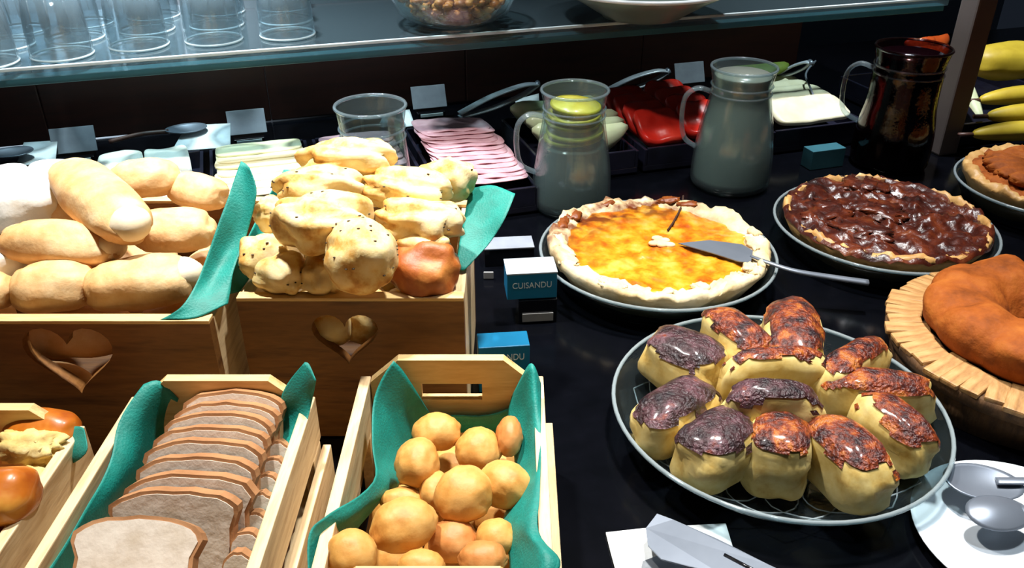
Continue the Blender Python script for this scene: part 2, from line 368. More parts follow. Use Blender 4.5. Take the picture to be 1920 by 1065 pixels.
# ------------------------------------------------------------------ the setting
def struct(o): o['kind'] = 'structure'; return o
struct(box('floor', (0, 1.5, -.93), (7, 7, .06), 'floor'))
wb = struct(box('wall_back', (0, 0, 0), (8, .1, 2.65), 'wall')); wb.location = F(0, 2.6, .42); wb.rotation_euler = (0, 0, ANG)
struct(box('ceiling', (0, 1.5, 1.75), (8, 7, .06), 'ceil'))
ct = empty('buffet_counter', F(.2, -.55, -.9), ANG)
tag(ct, 'long black glossy buffet counter carrying all the bread and cakes', 'counter')
box('counter_top', (0, 0, .88), (4.2, 2.0, .04), 'counter', ct, .004)
box('cabinet_body', (0, 0, .43), (4.1, 1.86, .86), 'cabinet', ct, .003)
# back rail of the buffet: dark panel that carries the glass shelf
un = empty('shelf_unit', F(0, .26, 0), ANG)
tag(un, 'glass shelf on a dark brown wooden back with grey posts', 'shelf')
ZS = .25
VS0 = -.135 - .26             # front edge of the shelf, from the panel
for k in range(6):
    box('back_board', (-1.35 + k * .42, 0, .117), (.4196, .02, .226), 'panel', un, .003)
box('glass_pane', (-.30, VS0 + .19, ZS - .009), (2.62, .38, .017), 'shelf', un, .001)
box('edge_strip', (-.30, VS0 - .002, ZS - .002), (2.62, .005, .005), 'edge', un, .001)
box('under_rail', (-.30, VS0 + .02, ZS - .024), (2.62, .022, .012), 'teal_card', un, .001)
pp = local(un, P(1762, 284, 0))
box('post', (pp.x, pp.y, .25), (.042, .042, .5), 'post', un, .004)
box('post', (-1.50, -.12, .12), (.058, .058, .225), 'post', un, .004)

# ------------------------------------------------------------------ wooden boxes
def heart(cx, cz, s):
    pts = []
    for k in range(36):
        t = 2 * math.pi * k / 36
        x = 16 * math.sin(t) ** 3; z = 13 * math.cos(t) - 5 * math.cos(2 * t) - 2 * math.cos(3 * t) - math.cos(4 * t)
        pts.append((cx + x / 32 * s, cz + z / 32 * s))
    return pts
def big_box(name, x0, x1, y0, y1, ht, hc, hs, label, m):
    o = empty(name, ((x0 + x1) / 2, (y0 + y1) / 2, 0)); tag(o, label, 'box', 'heart-cut bread boxes')
    W, D = x1 - x0, y1 - y0; t = .013
    for s, nm in ((-1, 'front_board'), (1, 'back_board')):
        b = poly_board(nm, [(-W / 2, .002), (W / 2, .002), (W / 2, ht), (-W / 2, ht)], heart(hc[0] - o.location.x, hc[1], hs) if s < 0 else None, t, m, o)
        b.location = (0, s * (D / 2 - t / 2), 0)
        box('lit_top_edge', (0, s * (D / 2 - t / 2), ht + .0022), (W, t, .004), 'pine', o, .0008)  # added pale strip, stands for the brightly lit top edge of the board
    for s in (-1, 1): box('side_board', (s * (W / 2 - t / 2), 0, ht / 2 + .001), (t, D - 2 * t - .001, ht - .002), 'pine_y', o, .001)
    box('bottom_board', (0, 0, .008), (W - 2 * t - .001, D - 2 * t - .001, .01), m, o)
    return o
h1 = PY(132, 668, .672); h2 = PY(648, 630, .71)
big_box('bread_box', -.80, -.283, .672, .955, .168, (h1.x, h1.z), .085, 'wide wooden box with heart cutout heaped with smooth oval rolls', 'pine_shaded')
big_box('bread_box', -.268, -.047, .71, .94, .170, (h2.x, h2.z), .066, 'wooden box with heart cutout heaped with lumpy seeded pastries', 'pine_shaded')

def crate(x0, x1, y0, y1, label, zt=.14, zr=.115, slot=True):
    o = empty('bread_crate', ((x0 + x1) / 2, (y0 + y1) / 2, 0)); tag(o, label, 'crate', 'small pine bread crates')
    W, D = x1 - x0, y1 - y0; t = .010; c = .028
    out = [(-W / 2 + t + .001, .004), (W / 2 - t - .001, .004), (W / 2 - t - .001, zr), (W / 2 - t - c, zt), (-W / 2 + t + c, zt), (-W / 2 + t + .001, zr)]
    hole = [(.029, .094), (-.029, .094), (-.029, .113), (.029, .113)]
    for s in (-1, 1):
        b = poly_board('end_board', out, hole, t, 'pine', o); b.location = (0, s * (D / 2 - t / 2), 0)
    for s in (-1, 1):
        box('side_slat', (s * (W / 2 - t / 2), 0, zr - .024), (t, D, .048), 'pine_y', o, .0012)
        box('side_slat', (s * (W / 2 + .006), 0, .036), (.008, D - .01, .052), 'pine_y', o, .0012)
        box('corner_block', (s * (W / 2 - t / 2), D / 2 - .02, .034), (t, .03, .066), 'pine_y', o, .0012)
        box('corner_block', (s * (W / 2 - t / 2), -D / 2 + .02, .034), (t, .03, .066), 'pine_y', o, .0012)
    box('bottom_board', (0, 0, .006), (W - 2 * t - .001, D - 2 * t - .001, .008), 'pine_y', o)
    return o
cA = crate(-.56, -.377, .36, .590, 'pine crate holding torn golden bread, beside the sliced loaf crate')
cB = crate(-.352, -.182, .36, .632, 'pine crate lined in green holding sliced sandwich bread')
cC = crate(-.145, .030, .40, .664, 'pine crate with hand slot lined in green holding small round rolls')

# ------------------------------------------------------------------ rolls in the wide box
def roll(a, b, za, zb, wpx, seed, label, tip=None, m='roll', slash=.0, e1=.8, ht=.92, amp=.045, group='oval rolls in the wide box'):
    A, B = P(a[0], a[1], za), P(b[0], b[1], zb)
    dep = ((A + B) / 2).y * cP + (H - (za + zb) / 2) * sP
    wd = wpx / FPX * dep
    o = blob('bread_roll', A, B, wd, wd * ht, m, amp=amp, seed=seed, e1=e1, e2=.72, slash=slash, wrinkle=.022, nu=36, nv=36)
    tag(o, label, 'bread roll', group)
    if tip:
        L = (B - A).length; s = tip
        bm = bmesh.new(); bmesh.ops.create_uvsphere(bm, u_segments=20, v_segments=14, radius=1)
        for v in bm.verts:
            k = 1 + .08 * noise.noise(v.co * 1.5 + Vector((seed, 0, 0)))
            v.co = Vector((v.co.x * wd * .30 * k, v.co.y * wd * .30 * k, v.co.z * wd * .27 * k))
        t = obj('end_tip', bm, 'roll_pale', o); t.location = (s * (L / 2 - wd * .20), 0, wd * .10)
    return o
roll((125, 322), (258, 440), .235, .226, 118, 1, 'plump tan roll lying slantwise on top of the roll heap', tip=1)
roll((8, 452), (228, 472), .205, .200, 104, 2, 'long tan roll with pale tip below the slanting roll', tip=1)
roll((22, 545), (182, 535), .178, .178, 112, 3, 'rounded roll with a split top resting on front edge of wide box', slash=.10, e1=.7)
roll((160, 545), (372, 522), .178, .178, 118, 4, 'long smooth roll next to the green napkin at front of wide box', tip=1, e1=.72)
roll((205, 345), (338, 330), .215, .215, 88, 5, 'pale roll behind the slanting roll in wide box')
roll((322, 352), (424, 372), .200, .196, 80, 6, 'small pale roll tucked behind the standing green napkin')
roll((255, 438), (402, 432), .188, .188, 98, 8, 'flat-topped roll with lengthwise crease left of green napkin', slash=.16, e1=.6)
roll((-70, 552), (28, 548), .178, .178, 88, 9, 'roll cut off by frame edge beside the split-top roll')
roll((-60, 400), (120, 372), .205, .212, 128, 11, 'large white floured roll with wrinkled crust', m='roll_white', amp=.06, slash=.12, e1=.7)
roll((-40, 345), (60, 335), .205, .205, 70, 12, 'small white floured roll behind the large white one', m='roll_white', amp=.06)
roll((55, 330), (150, 325), .205, .205, 60, 13, 'flat white floured roll touching the slanting roll', m='roll_white', amp=.06)
roll((60, 405), (150, 395), .198, .198, 70, 14, 'tan roll peeping out under the slanting roll')
roll((-40, 480), (40, 500), .185, .185, 90, 18, 'pale floured roll under the long tan roll', m='roll_white', amp=.05)
for k, (x, y, L, a) in enumerate([(-.70, .76, .11, 0), (-.57, .74, .11, .2), (-.44, .73, .11, 0), (-.34, .745, .085, .4), (-.70, .87, .11, .1), (-.57, .86, .12, -.2), (-.44, .86, .11, .3), (-.34, .86, .085, 1.2)]):
    d = Vector((math.cos(a), math.sin(a), 0)) * L / 2; c = Vector((x, y, .122))
    tag(blob('bread_roll', c - d, c + d, .066, .058, 'roll', seed=20 + k, amp=.03, e2=.75), 'oval roll lying in the lower layer of the wide box', 'bread roll', 'lower rolls in the wide box')
for k, (x, y) in enumerate([(-.66, .73), (-.50, .725), (-.36, .73)]):
    d = Vector((.055, 0, 0)); c = Vector((x, y, .055))
    tag(blob('bread_roll', c - d, c + d, .06, .055, 'roll', seed=40 + k, amp=.03, e2=.75), 'oval roll at bottom of wide box, seen through the heart cutout', 'bread roll', 'bottom rolls in the wide box')

# ------------------------------------------------------------------ seeded pastries
def pastry(c, rx, ry, z, seed, label, tilt=0, m='pastry', folds=.16, depth=None, seeds=0, amp=.10, group='seeded pastries in box'):
    C = P(c[0], c[1], z); dep = C.y * cP + (H - z) * sP
    a = math.radians(tilt); L = rx * 2 / FPX * dep; wv = ry * 2 / FPX * dep
    d = Vector((math.cos(a), math.sin(a), 0)) * L / 2
    o = blob('pastry', C - d, C + d, depth or wv * 1.05, wv * 1.02, m, amp=amp, folds=folds, seed=seed, lump=.035, e1=.85, e2=.8, flat=.9, nu=34, nv=36)
    tag(o, label, 'pastry', group)
    if seeds:
        me = o.data; bm = bmesh.new(); rnd = random.Random(seed); vs = [v for v in me.vertices if v.normal.z > -.1 and v.normal.y * 1 < .6]
        for v in rnd.sample(list(vs), seeds):
            r = bmesh.ops.create_icosphere(bm, subdivisions=1, radius=.0011)
            bmesh.ops.scale(bm, vec=(1.6, 1, .7), verts=r['verts']); bmesh.ops.translate(bm, vec=v.co, verts=r['verts'])
        s = obj('seeds', bm, 'seed', o); s['kind'] = 'stuff'
    return o
pastry((650, 300), 84, 38, .262, 3, 'folded pastry with browned creases on top of the pastry heap', 4, folds=.24)
pastry((600, 352), 78, 40, .246, 5, 'rounded pastry below the folded one on the heap', 8, seeds=10)
pastry((608, 420), 88, 58, .236, 7, 'large puffy pastry in the middle of the heap', 6, folds=.26, seeds=16)
pastry((762, 356), 84, 38, .240, 9, 'long pastry with browned underside next to the ham tray', -6, folds=.25, seeds=8)
pastry((838, 338), 52, 42, .236, 11, 'knobbly pastry leaning on the long one', 30, seeds=8)
pastry((788, 420), 78, 44, .222, 13, 'creamy pastry against the right green napkin', -4, folds=.26, seeds=10)
pastry((678, 482), 66, 72, .222, 15, 'big round seeded pastry hanging over front edge of box', 10, depth=.07, folds=.06, seeds=26, amp=.06)
pastry((497, 482), 48, 42, .198, 17, 'pale knob of pastry beside the left green napkin', 20, folds=.08, seeds=6)
pastry((528, 512), 50, 42, .188, 19, 'pale twisted pastry resting on the box front', -20, folds=.10, seeds=6)
pastry((605, 516), 38, 42, .186, 21, 'small pale seeded pastry left of the big round one', 0, seeds=8)
pastry((796, 505), 64, 58, .186, 23, 'brown baked pastry in the right front corner of box', -8, m='pastry_brown', folds=.04)
pastry((790, 462), 60, 30, .205, 24, 'pale pastry crust resting on the brown one', -12, folds=.05)
pastry((512, 402), 34, 34, .222, 25, 'small white pastry tip near the left green napkin', 10, seeds=4)
for k, (x, y) in enumerate([(-.205, .775), (-.155, .770), (-.105, .778), (-.205, .85), (-.155, .855), (-.105, .85), (-.185, .80), (-.128, .81)]):
    z = .115 if k < 6 else .175
    d = Vector((.034, 0, 0)).copy(); d.rotate(Matrix.Rotation(k, 3, 'Z')); c = Vector((x, y, z))
    tag(blob('pastry', c - d, c + d, .066, .06, 'pastry', seed=60 + k, amp=.08, folds=.04, nu=18, nv=20), 'seeded pastry in the lower layer of the box', 'pastry', 'lower pastries in box')
c = Vector(PY(612, 612, .745)); d = Vector((.028, 0, 0))
tag(blob('pastry', c - d, c + d, .05, .05, 'pastry', seed=77, amp=.06), 'pastry showing through the heart cutout', 'pastry')

# ------------------------------------------------------------------ green liners
def liner(label, rows, seed=0, ripple=.004, name='napkin', n=5, group='green paper napkins'):
    o = sheet(name, rows, 'green', n=n, ripple=ripple, seed=seed)
    return tag(o, label, 'napkin', group)
liner('pointed green napkin standing between the rolls and the pastries', [
    [P(452, 302, .275), P(460, 306, .275), P(468, 314, .273)],
    [P(424, 380, .245), P(455, 385, .240), P(481, 362, .252)],
    [P(392, 468, .212), P(425, 468, .205), P(462, 440, .216)],
    [P(368, 535, .190), P(398, 530, .186), P(438, 505, .196)],
    [P(340, 578, .180), P(385, 570, .178), P(432, 545, .182)],
    [P(300, 600, .172), P(365, 598, .172), P(428, 572, .174)]], 1, .003)
liner('green napkin folded up inside left wall of the pastry box', [
    [P(532, 318, .235), P(543, 318, .235), P(552, 324, .233)],
    [P(502, 372, .215), P(520, 380, .205), P(545, 370, .21)],
    [P(468, 440, .198), P(490, 450, .185), P(520, 440, .19)],
    [P(440, 500, .186), P(455, 510, .176), P(480, 505, .17)],
    [P(412, 548, .178), P(430, 552, .172), P(450, 548, .165)]], 2, .003)
liner('green napkin corner flaring out right of the pastry heap', [
    [P(880, 352, .222), P(922, 346, .230), P(966, 364, .228)],
    [P(872, 400, .206), P(915, 405, .208), P(948, 410, .212)],
    [P(862, 450, .192), P(895, 455, .190), P(922, 450, .194)],
    [P(855, 500, .176), P(868, 508, .174), P(882, 498, .176)]], 3, .003)
# sliced loaf crate
liner('green paper lining left side of the sliced bread crate', [
    [P(270, 722, .138), P(300, 716, .138), P(335, 750, .12)],
    [P(222, 790, .124), P(262, 800, .112), P(318, 800, .08)],
    [P(205, 865, .112), P(235, 890, .095), P(275, 890, .06)],
    [P(158, 960, .108), P(190, 970, .085), P(225, 970, .05)],
    [P(95, 1062, .104), P(140, 1062, .078), P(190, 1062, .045)],
    [P(40, 1150, .102), P(95, 1150, .075), P(150, 1150, .045)]], 4, .003)
liner('green paper standing up at right side of the sliced bread crate', [
    [P(572, 680, .158), P(580, 684, .158), P(592, 712, .152)],
    [P(530, 738, .128), P(555, 742, .13), P(586, 748, .128)],
    [P(524, 800, .095), P(545, 800, .102), P(572, 800, .113)],
    [P(505, 880, .075), P(525, 890, .09), P(548, 880, .112)],
    [P(455, 950, .07), P(490, 950, .085), P(528, 940, .112)],
    [P(455, 1060, .06), P(470, 1060, .075), P(490, 1060, .108)],
    [P(440, 1150, .06), P(452, 1150, .075), P(468, 1150, .105)]], 5, .003)
# round roll crate
liner('green paper lining left side of the round roll crate', [
    [P(738, 676, .150), P(760, 700, .135), P(805, 772, .09)],
    [P(702, 745, .125), P(735, 770, .105), P(790, 800, .07)],
    [P(698, 830, .108), P(725, 850, .085), P(760, 850, .06)],
    [P(700, 905, .104), P(725, 915, .085), P(745, 915, .06)],
    [P(618, 965, .122), P(665, 965, .104), P(705, 950, .07)],
    [P(580, 1000, .122), P(615, 1010, .105), P(660, 1005, .075)],
    [P(578, 1075, .110), P(600, 1075, .09), P(640, 1075, .06)]], 6, .004)
liner('dark green paper at far end of the round roll crate, below the hand slot', [
    [P(745, 690, .128), P(800, 772, .086), P(870, 780, .082), P(940, 772, .086), P(985, 745, .10)],
    [P(750, 800, .055), P(800, 815, .05), P(870, 815, .05), P(940, 815, .05), P(985, 800, .055)]], 7, .004)
liner('green paper lining right side of the round roll crate', [
    [P(960, 745, .10), P(985, 690, .142), P(1000, 680, .15), P(1014, 718, .13)],
    [P(952, 790, .085), P(975, 780, .10), P(1000, 780, .118), P(1014, 780, .118)],
    [P(965, 860, .08), P(985, 860, .095), P(1005, 860, .112), P(1014, 860, .116)],
    [P(958, 930, .08), P(980, 930, .10), P(1000, 930, .115), P(1012, 930, .117)],
    [P(942, 985, .08), P(965, 985, .10), P(990, 990, .118), P(1010, 995, .12)],
    [P(955, 1045, .085), P(985, 1030, .11), P(1020, 1035, .128), P(1050, 1050, .122)],
    [P(955, 1110, .085), P(985, 1100, .105), P(1010, 1095, .118), P(1035, 1090, .118)]], 8, .004)

# ------------------------------------------------------------------ sliced bread
def slice_outline(W, Hh):
    pts = []
    for k in range(13): 
        t = math.pi * k / 12
        pts.append((W / 2 * 1.04 * math.cos(t), Hh * .30 + Hh * .18 * abs(math.sin(t)) ** .8 + (Hh * .0)))
    for p in [(-W / 2 * .93, Hh * .18), (-W / 2 * .95, -Hh * .42), (-W / 2 * .86, -Hh * .5), (W / 2 * .86, -Hh * .5), (W / 2 * .95, -Hh * .42), (W / 2 * .93, Hh * .18)]: pts.append(p)
    return [(x, y) for x, y, *_ in [q for q in pts]]
def bread_slice(c, W, Hh, lean, th, seed, label, rz=0, group='bread slices in the crate'):
    o = empty('bread_slice', c, rz); tag(o, label, 'bread slice', group)
    rnd = random.Random(seed); out = [(x * (1 + rnd.uniform(-.02, .02)), y * (1 + rnd.uniform(-.02, .02))) for x, y in slice_outline(W, Hh)]
    rot = Matrix.Rotation(-lean, 4, 'X')
    b = poly_board('crust', out, None, th, 'crust', o); b.matrix_basis = rot
    inn = [(x * .93, y * .93 + .0005) for x, y in out]
    b = poly_board('crumb', inn, None, th + .0016, 'crumb', o); b.matrix_basis = rot
    return o
SL = [  # centre-top pixel x, y of each slice, z of its top edge
    (268, 968, .128, 240), (330, 915, .130, 236), (358, 885, .131, 236), (372, 852, .132, 225), (386, 822, .132, 216),
    (398, 797, .133, 206), (412, 772, .133, 200), (428, 752, .133, 190), (440, 731, .134, 184)]
for i, (x, y, z, wpx) in enumerate(SL):
    T = P(x, y, z); dep = T.y * cP + (H - z) * sP; W = wpx / FPX * dep; Hh = .098
    lean = math.radians(27 if i else 50)
    c = T - Vector((0, math.sin(lean), math.cos(lean))) * Hh * .48
    tag(bread_slice(c, W * (1 if i % 3 else .97), Hh, lean, .0118, i, ORD[i] + ' slice of the leaning bread row, counting back from the full pale face'), 'front slice of the leaning bread row, its whole pale face showing' if i == 0 else ('last slice of the leaning bread row, under the end board' if i == len(SL) - 1 else None))
for i in range(7):
    bread_slice(Vector((-.2055, .44 + i * .021, .066)), .023, .085, math.radians(30), .0125, 50 + i, ORD[i] + ' narrow slice from the near end, squeezed beside the green paper', rz=math.radians(4), group='second row of bread slices')

# ------------------------------------------------------------------ small round rolls
def rround(c, rx, ry, z, seed, label, m='bun_roll', tilt=0, group='round rolls in the crate'):
    C = P(c[0], c[1], z); dep = C.y * cP + (H - z) * sP
    L, wv = rx * 2 / FPX * dep, ry * 2 / FPX * dep
    a = math.radians(tilt); d = Vector((math.cos(a), math.sin(a), 0)) * L / 2
    o = blob('round_roll', C - d, C + d, wv, wv * .92, m, amp=.035, seed=seed, e1=1, e2=1, flat=.75, lump=.035, wrinkle=.02, nu=30, nv=30)
    return tag(o, label, 'bread roll', group)
rround((820, 812), 46, 40, .096, 1, 'round golden roll at the far end under the hand slot')
rround((897, 846), 44, 46, .090, 2, 'golden roll with a wavy crack on its side')
rround((955, 820), 25, 42, .098, 3, 'browned roll wedged upright against the right green paper', 'bun_roll_b')
rround((783, 870), 42, 52, .096, 4, 'golden roll leaning on the left green paper')
rround((946, 912), 46, 56, .094, 5, 'pale golden roll against the right green paper', tilt=60)
rround((870, 930), 55, 60, .100, 6, 'large smooth orange-golden roll in the middle of crate', tilt=-30)
rround((815, 922), 30, 42, .082, 7, 'roll half hidden behind the large middle roll')
rround((757, 986), 63, 56, .104, 8, 'biggest golden roll near the folded left green paper', tilt=25)
rround((660, 1040), 48, 50, .106, 9, 'golden roll in the near corner, half under green paper', tilt=30)
rround((850, 1015), 46, 46, .080, 10, 'pinkish browned roll in the near part of crate', 'bun_roll_b')
rround((930, 1010), 38, 40, .088, 11, 'golden roll in the near right part of crate')
rround((905, 1048), 46, 36, .098, 12, 'browned roll at the near end board', 'bun_roll_b')
rround((790, 1062), 45, 32, .100, 13, 'pale golden roll at the near end board')
rround((755, 938), 42, 26, .080, 14, 'flat golden roll behind the biggest one')
for k, (x, y) in enumerate([(-.10, .61), (-.055, .615), (-.01, .61), (-.10, .56), (-.055, .56), (-.01, .56), (-.10, .51), (-.05, .51), (-.01, .505), (-.09, .46), (-.04, .46), (0.0, .455)]):
    c = Vector((x, y, .040)); d = Vector((.026, 0, 0))
    tag(blob('round_roll', c - d, c + d, .05, .046, 'bun_roll', seed=90 + k, amp=.04, e1=1, e2=1, nu=16, nv=18), 'golden roll in the lower layer of the crate', 'bread roll', 'lower round rolls in the crate')

# ------------------------------------------------------------------ torn golden bread in the left crate
def gold(c, rx, ry, z, seed, label, torn, tilt=0):
    C = P(c[0], c[1], z); dep = C.y * cP + (H - z) * sP
    L, wv = rx * 2 / FPX * dep, ry * 2 / FPX * dep
    a = math.radians(tilt); d = Vector((math.cos(a), math.sin(a), 0)) * L / 2
    o = blob('golden_bread', C - d, C + d, wv, wv * .85, 'gold', amp=.05, seed=seed, e1=.7, e2=.7, nu=26, nv=28); tag(o, label, 'bread', 'golden breads in the crate')
    if torn:
        T = P(torn[0], torn[1], torn[4]); k = dep / FPX
        d2 = Vector((torn[2] * k, -.004, 0))
        blob('torn_side', T - d2, T + d2, torn[3] * 2 * k, torn[3] * 1.7 * k, 'gold_in', o, amp=.08, seed=seed + 5, lump=.3, e1=.75, e2=.75)
    return o
gold((82, 808), 68, 46, .112, 2, 'golden bread with pale torn crumb and a shiny brown back', (62, 838, 60, 40, .112), -10)
gold((8, 932), 58, 62, .122, 4, 'shiny chestnut-brown bread in front of the torn golden one', (66, 905, 34, 34, .100))
gold((-30, 800), 50, 46, .110, 6, 'golden bread mostly outside the frame behind the crate corner', None)
gold((-40, 1030), 60, 60, .090, 8, 'golden bread at the near end of the left crate', None)
bread = [tag(blob('golden_bread', Vector((x, y, .045)) - Vector((.04, 0, 0)), Vector((x, y, .045)) + Vector((.04, 0, 0)), .07, .06, 'gold', seed=33 + k), 'golden bread in the lower layer of the crate', 'bread', 'lower golden breads') for k, (x, y) in enumerate([(-.43, .54), (-.51, .53), (-.43, .46), (-.51, .45)])]
liner('scrap of green paper and cling film edge in the golden bread crate', [
    [P(120, 800, .112), P(150, 800, .122), P(158, 806, .124)],
    [P(130, 850, .105), P(150, 845, .115), P(164, 836, .120)],
    [P(138, 868, .10), P(150, 860, .110), P(160, 850, .116)]], 9, .001)

# ------------------------------------------------------------------ glass plate of glazed buns
GP = Vector((.279, .717, 0)); GR = .171
gp = empty('glass_plate', GP); tag(gp, 'large round clear glass plate under the glazed buns', 'plate')
lathe('plate_body', [(0, .004), (.10, .004), (.128, .008), (.150, .022), (GR - .003, .039), (GR, .042), (GR + .001, .0395), (.152, .018), (.130, .003), (.11, .001), (0, .001)], 'glass_dish', gp, 72)
bm = bmesh.new(); add_tube(bm, [(GR * math.cos(a), GR * math.sin(a), .041) for a in [2 * math.pi * k / 72 for k in range(72)]], .0024, 6, True); obj('rim', bm, 'glass_rim', gp)
bm = bmesh.new()
for k in range(18):
    a0 = 2 * math.pi * k / 18; pts = []
    for j in range(13):
        t = j / 12; a = a0 + .5 * math.sin(t * math.pi); r = .06 + .092 * t
        z = .0085 if r < .125 else .0085 + (r - .125) * .47
        pts.append((r * math.cos(a), r * math.sin(a), z))
    add_tube(bm, pts, .0009, 5)
    pts = [(p[0] * math.cos(2 * a0) + p[1] * math.sin(2 * a0), p[0] * math.sin(2 * a0) - p[1] * math.cos(2 * a0), p[2]) for p in pts]
    add_tube(bm, pts, .0009, 5)
obj('pressed_pattern', bm, 'glass_rim', gp)

def glazed_bun(a, b, wpx, z, seed, label, dark=False, hgt=.072, zb=.010, tilt=0):
    A, B = P(a[0], a[1], z), P(b[0], b[1], z); C = (A + B) / 2
    dep = C.y * cP + (H - z) * sP; L = (B - A).length * 1.10; wd = wpx / FPX * dep * 1.10
    d = B - A; rz = math.atan2(d.y, d.x); hgt = z - zb
    bm = bmesh.new(); nu, nv = 22, 32; rings = []; sd = Vector((seed * 2.3, seed, 0))
    def pt(u, p):
        q = Vector((spow(math.sin(u) * math.cos(p), .64), spow(math.sin(u) * math.sin(p), .64), spow(math.cos(u), .66)))
        n = noise.noise(q * 1.5 + sd)
        k = 1.06 + .17 * n + .05 * noise.noise(q * 3.5 + sd)
        dome = 1 - .10 * (q.x ** 2 + q.y ** 2) if q.z > 0 else 1
        flare = 1 + .09 * (1 - q.z) * .5
        return Vector((q.x * L / 2 * k * flare, q.y * wd / 2 * k * flare, hgt / 2 + q.z * hgt / 2 * dome * (1 + .04 * n)))
    for i in range(nu + 1):
        u = math.pi * i / nu
        rings.append([bm.verts.new(pt(u, 0))] if i in (0, nu) else [bm.verts.new(pt(u, 2 * math.pi * k / nv)) for k in range(nv)])
    for r, s in zip(rings, rings[1:]):
        for k in range(nv):
            j = (k + 1) % nv
            if len(r) == 1: bm.faces.new((r[0], s[k], s[j]))
            elif len(s) == 1: bm.faces.new((r[k], r[j], s[0]))
            else: bm.faces.new((r[k], r[j], s[j], s[k]))
    bm.normal_update(); bmesh.ops.recalc_face_normals(bm, faces=bm.faces)
    g = bm.copy()
    dele = [f for f in g.faces if f.calc_center_median().z < hgt * .66 or f.normal.z + .5 * noise.noise(f.calc_center_median() * 45 + sd) < .52]
    bmesh.ops.delete(g, geom=dele, context='FACES')
    for v in g.verts: v.co += v.normal * (.0012 + .0010 * noise.noise(v.co * 300))
    o = obj('glazed_bun', bm, 'bun'); o.location = (C.x, C.y, zb); o.rotation_euler = (0, math.radians(tilt), rz)
    gl = obj('glaze', g, 'glaze_d' if dark else 'glaze', o); gl['label'] = 'dark caramelised glaze'
    return tag(o, label, 'bun', 'glazed buns on the glass plate')
BZ = .086
glazed_bun((1232, 610), (1345, 655), 100, BZ, 1, 'bun with almost black glaze on its back, nearest the quiche', True, zb=.02)
glazed_bun((1345, 565), (1428, 632), 76, .094, 2, 'brown glazed bun pointing at the quiche dish', zb=.02)
glazed_bun((1488, 545), (1500, 640), 92, .096, 3, 'tall upright glazed bun on far side of the plate', zb=.02)
glazed_bun((1375, 662), (1545, 652), 52, .098, 4, 'reddish glazed bun lying crosswise behind the middle one')
glazed_bun((1560, 682), (1655, 622), 62, .090, 5, 'shiny orange-brown glazed bun facing the bundt cake', zb=.02)
glazed_bun((1570, 695), (1745, 705), 66, .086, 6, 'light brown glazed bun beside the bundt board', zb=.018)
glazed_bun((1372, 716), (1540, 722), 66, .104, 7, 'black-topped bun lying crosswise in the middle of plate', True)
glazed_bun((1216, 764), (1326, 704), 88, .080, 8, 'purple-brown glazed bun at plate edge by the black counter gap', True, zb=.018)
glazed_bun((1306, 822), (1398, 762), 104, .084, 9, 'bun with pale broad front and dark glazed corner', True, zb=.018)
glazed_bun((1464, 832), (1472, 756), 106, .086, 10, 'bun with red-brown glaze and smooth pale front face')
glazed_bun((1548, 762), (1655, 862), 100, .088, 11, 'long bun with glossy brown back slanting to plate rim', zb=.018)
glazed_bun((1632, 722), (1742, 805), 74, .084, 12, 'narrow dark glazed bun between the long one and plate rim', zb=.018)

# ------------------------------------------------------------------ pies in glass dishes
def dish(c, R, label, ht=.045):
    o = empty('pie_dish', c); tag(o, label, 'dish', 'round glass pie dishes')
    lathe('dish_body', [(0, .004), (R * .78, .004), (R * .84, .010), (R * .95, ht - .006), (R, ht), (R + .001, ht - .003), (R * .965, ht - .010), (R * .86, .006), (R * .80, .001), (0, .001)], 'glass_dish', o, 64)
    bm = bmesh.new(); add_tube(bm, [(R * math.cos(a), R * math.sin(a), ht - .001) for a in [2 * math.pi * k / 64 for k in range(64)]], .0024, 6, True); obj('rim', bm, 'glass_rim', o)
    return o
def crust_lathe(name, R, zt, parent, m, seed, inner=.86, base=.006):
    sd = seed * 5.1
    def fn(i, a, r, z):
        n = noise.noise(Vector((math.cos(a) * 2.2 + sd, math.sin(a) * 2.2, i * .3)))
        n2 = noise.noise(Vector((math.cos(a) * 7 + sd, math.sin(a) * 7, i * .5))) + .7 * noise.noise(Vector((math.cos(a) * 19 + sd, math.sin(a) * 19, i * .9)))
        top = 1 if z > .03 else .25
        return r * (1 + .012 * n * top + .014 * n2 * top), z + top * (.007 * n + .008 * n2)
    return lathe(name, [(0, base), (R * .80, base), (R * .93, zt - .014), (R * .97, zt - .006), (R * .955, zt + .001), (R * .91, zt + .003), (R * inner, zt - .001), (R * (inner - .03), zt - .008), (R * (inner - .05), zt - .02), (0, zt - .022)], m, parent, 150, fn)
def filling(name, R, z, parent, m, seed, amp=.003, fr=18):
    bm = bmesh.new(); rings = [[bm.verts.new((0, 0, z + amp * noise.noise(Vector((seed, 0, 0)))))]]
    for i in range(1, 41):
        r = R * i / 40; ring = []
        for k in range(110):
            a = 2 * math.pi * k / 110; p = Vector((r * math.cos(a), r * math.sin(a), 0))
            ring.append(bm.verts.new((p.x, p.y, z + amp * (noise.noise(p * fr + Vector((seed, 0, 0))) + .6 * noise.noise(p * fr * 2.7) + .35 * noise.noise(p * fr * 6)) - (.006 if i == 40 else 0))))
        rings.append(ring)
    for A, B in zip(rings, rings[1:]):
        for k in range(110):
            j = (k + 1) % 110
            if len(A) == 1: bm.faces.new((A[0], B[k], B[j]))
            else: bm.faces.new((A[k], A[j], B[j], B[k]))
    return obj(name, bm, m, parent)
Q = Vector((.203, 1.060, 0)); QR = .163
dish(Q, QR, 'round glass dish under the yellow quiche')
q = empty('quiche', Q + Vector((0, 0, .004))); tag(q, 'yellow cheese quiche with pale crumbly crust and browned far edge', 'pie')
crust_lathe('crust', QR * .97, .052, q, 'pie_crust', 1, .80)
filling('filling', QR * .86, .0475, q, 'pie_fill', 3, .004, 30)
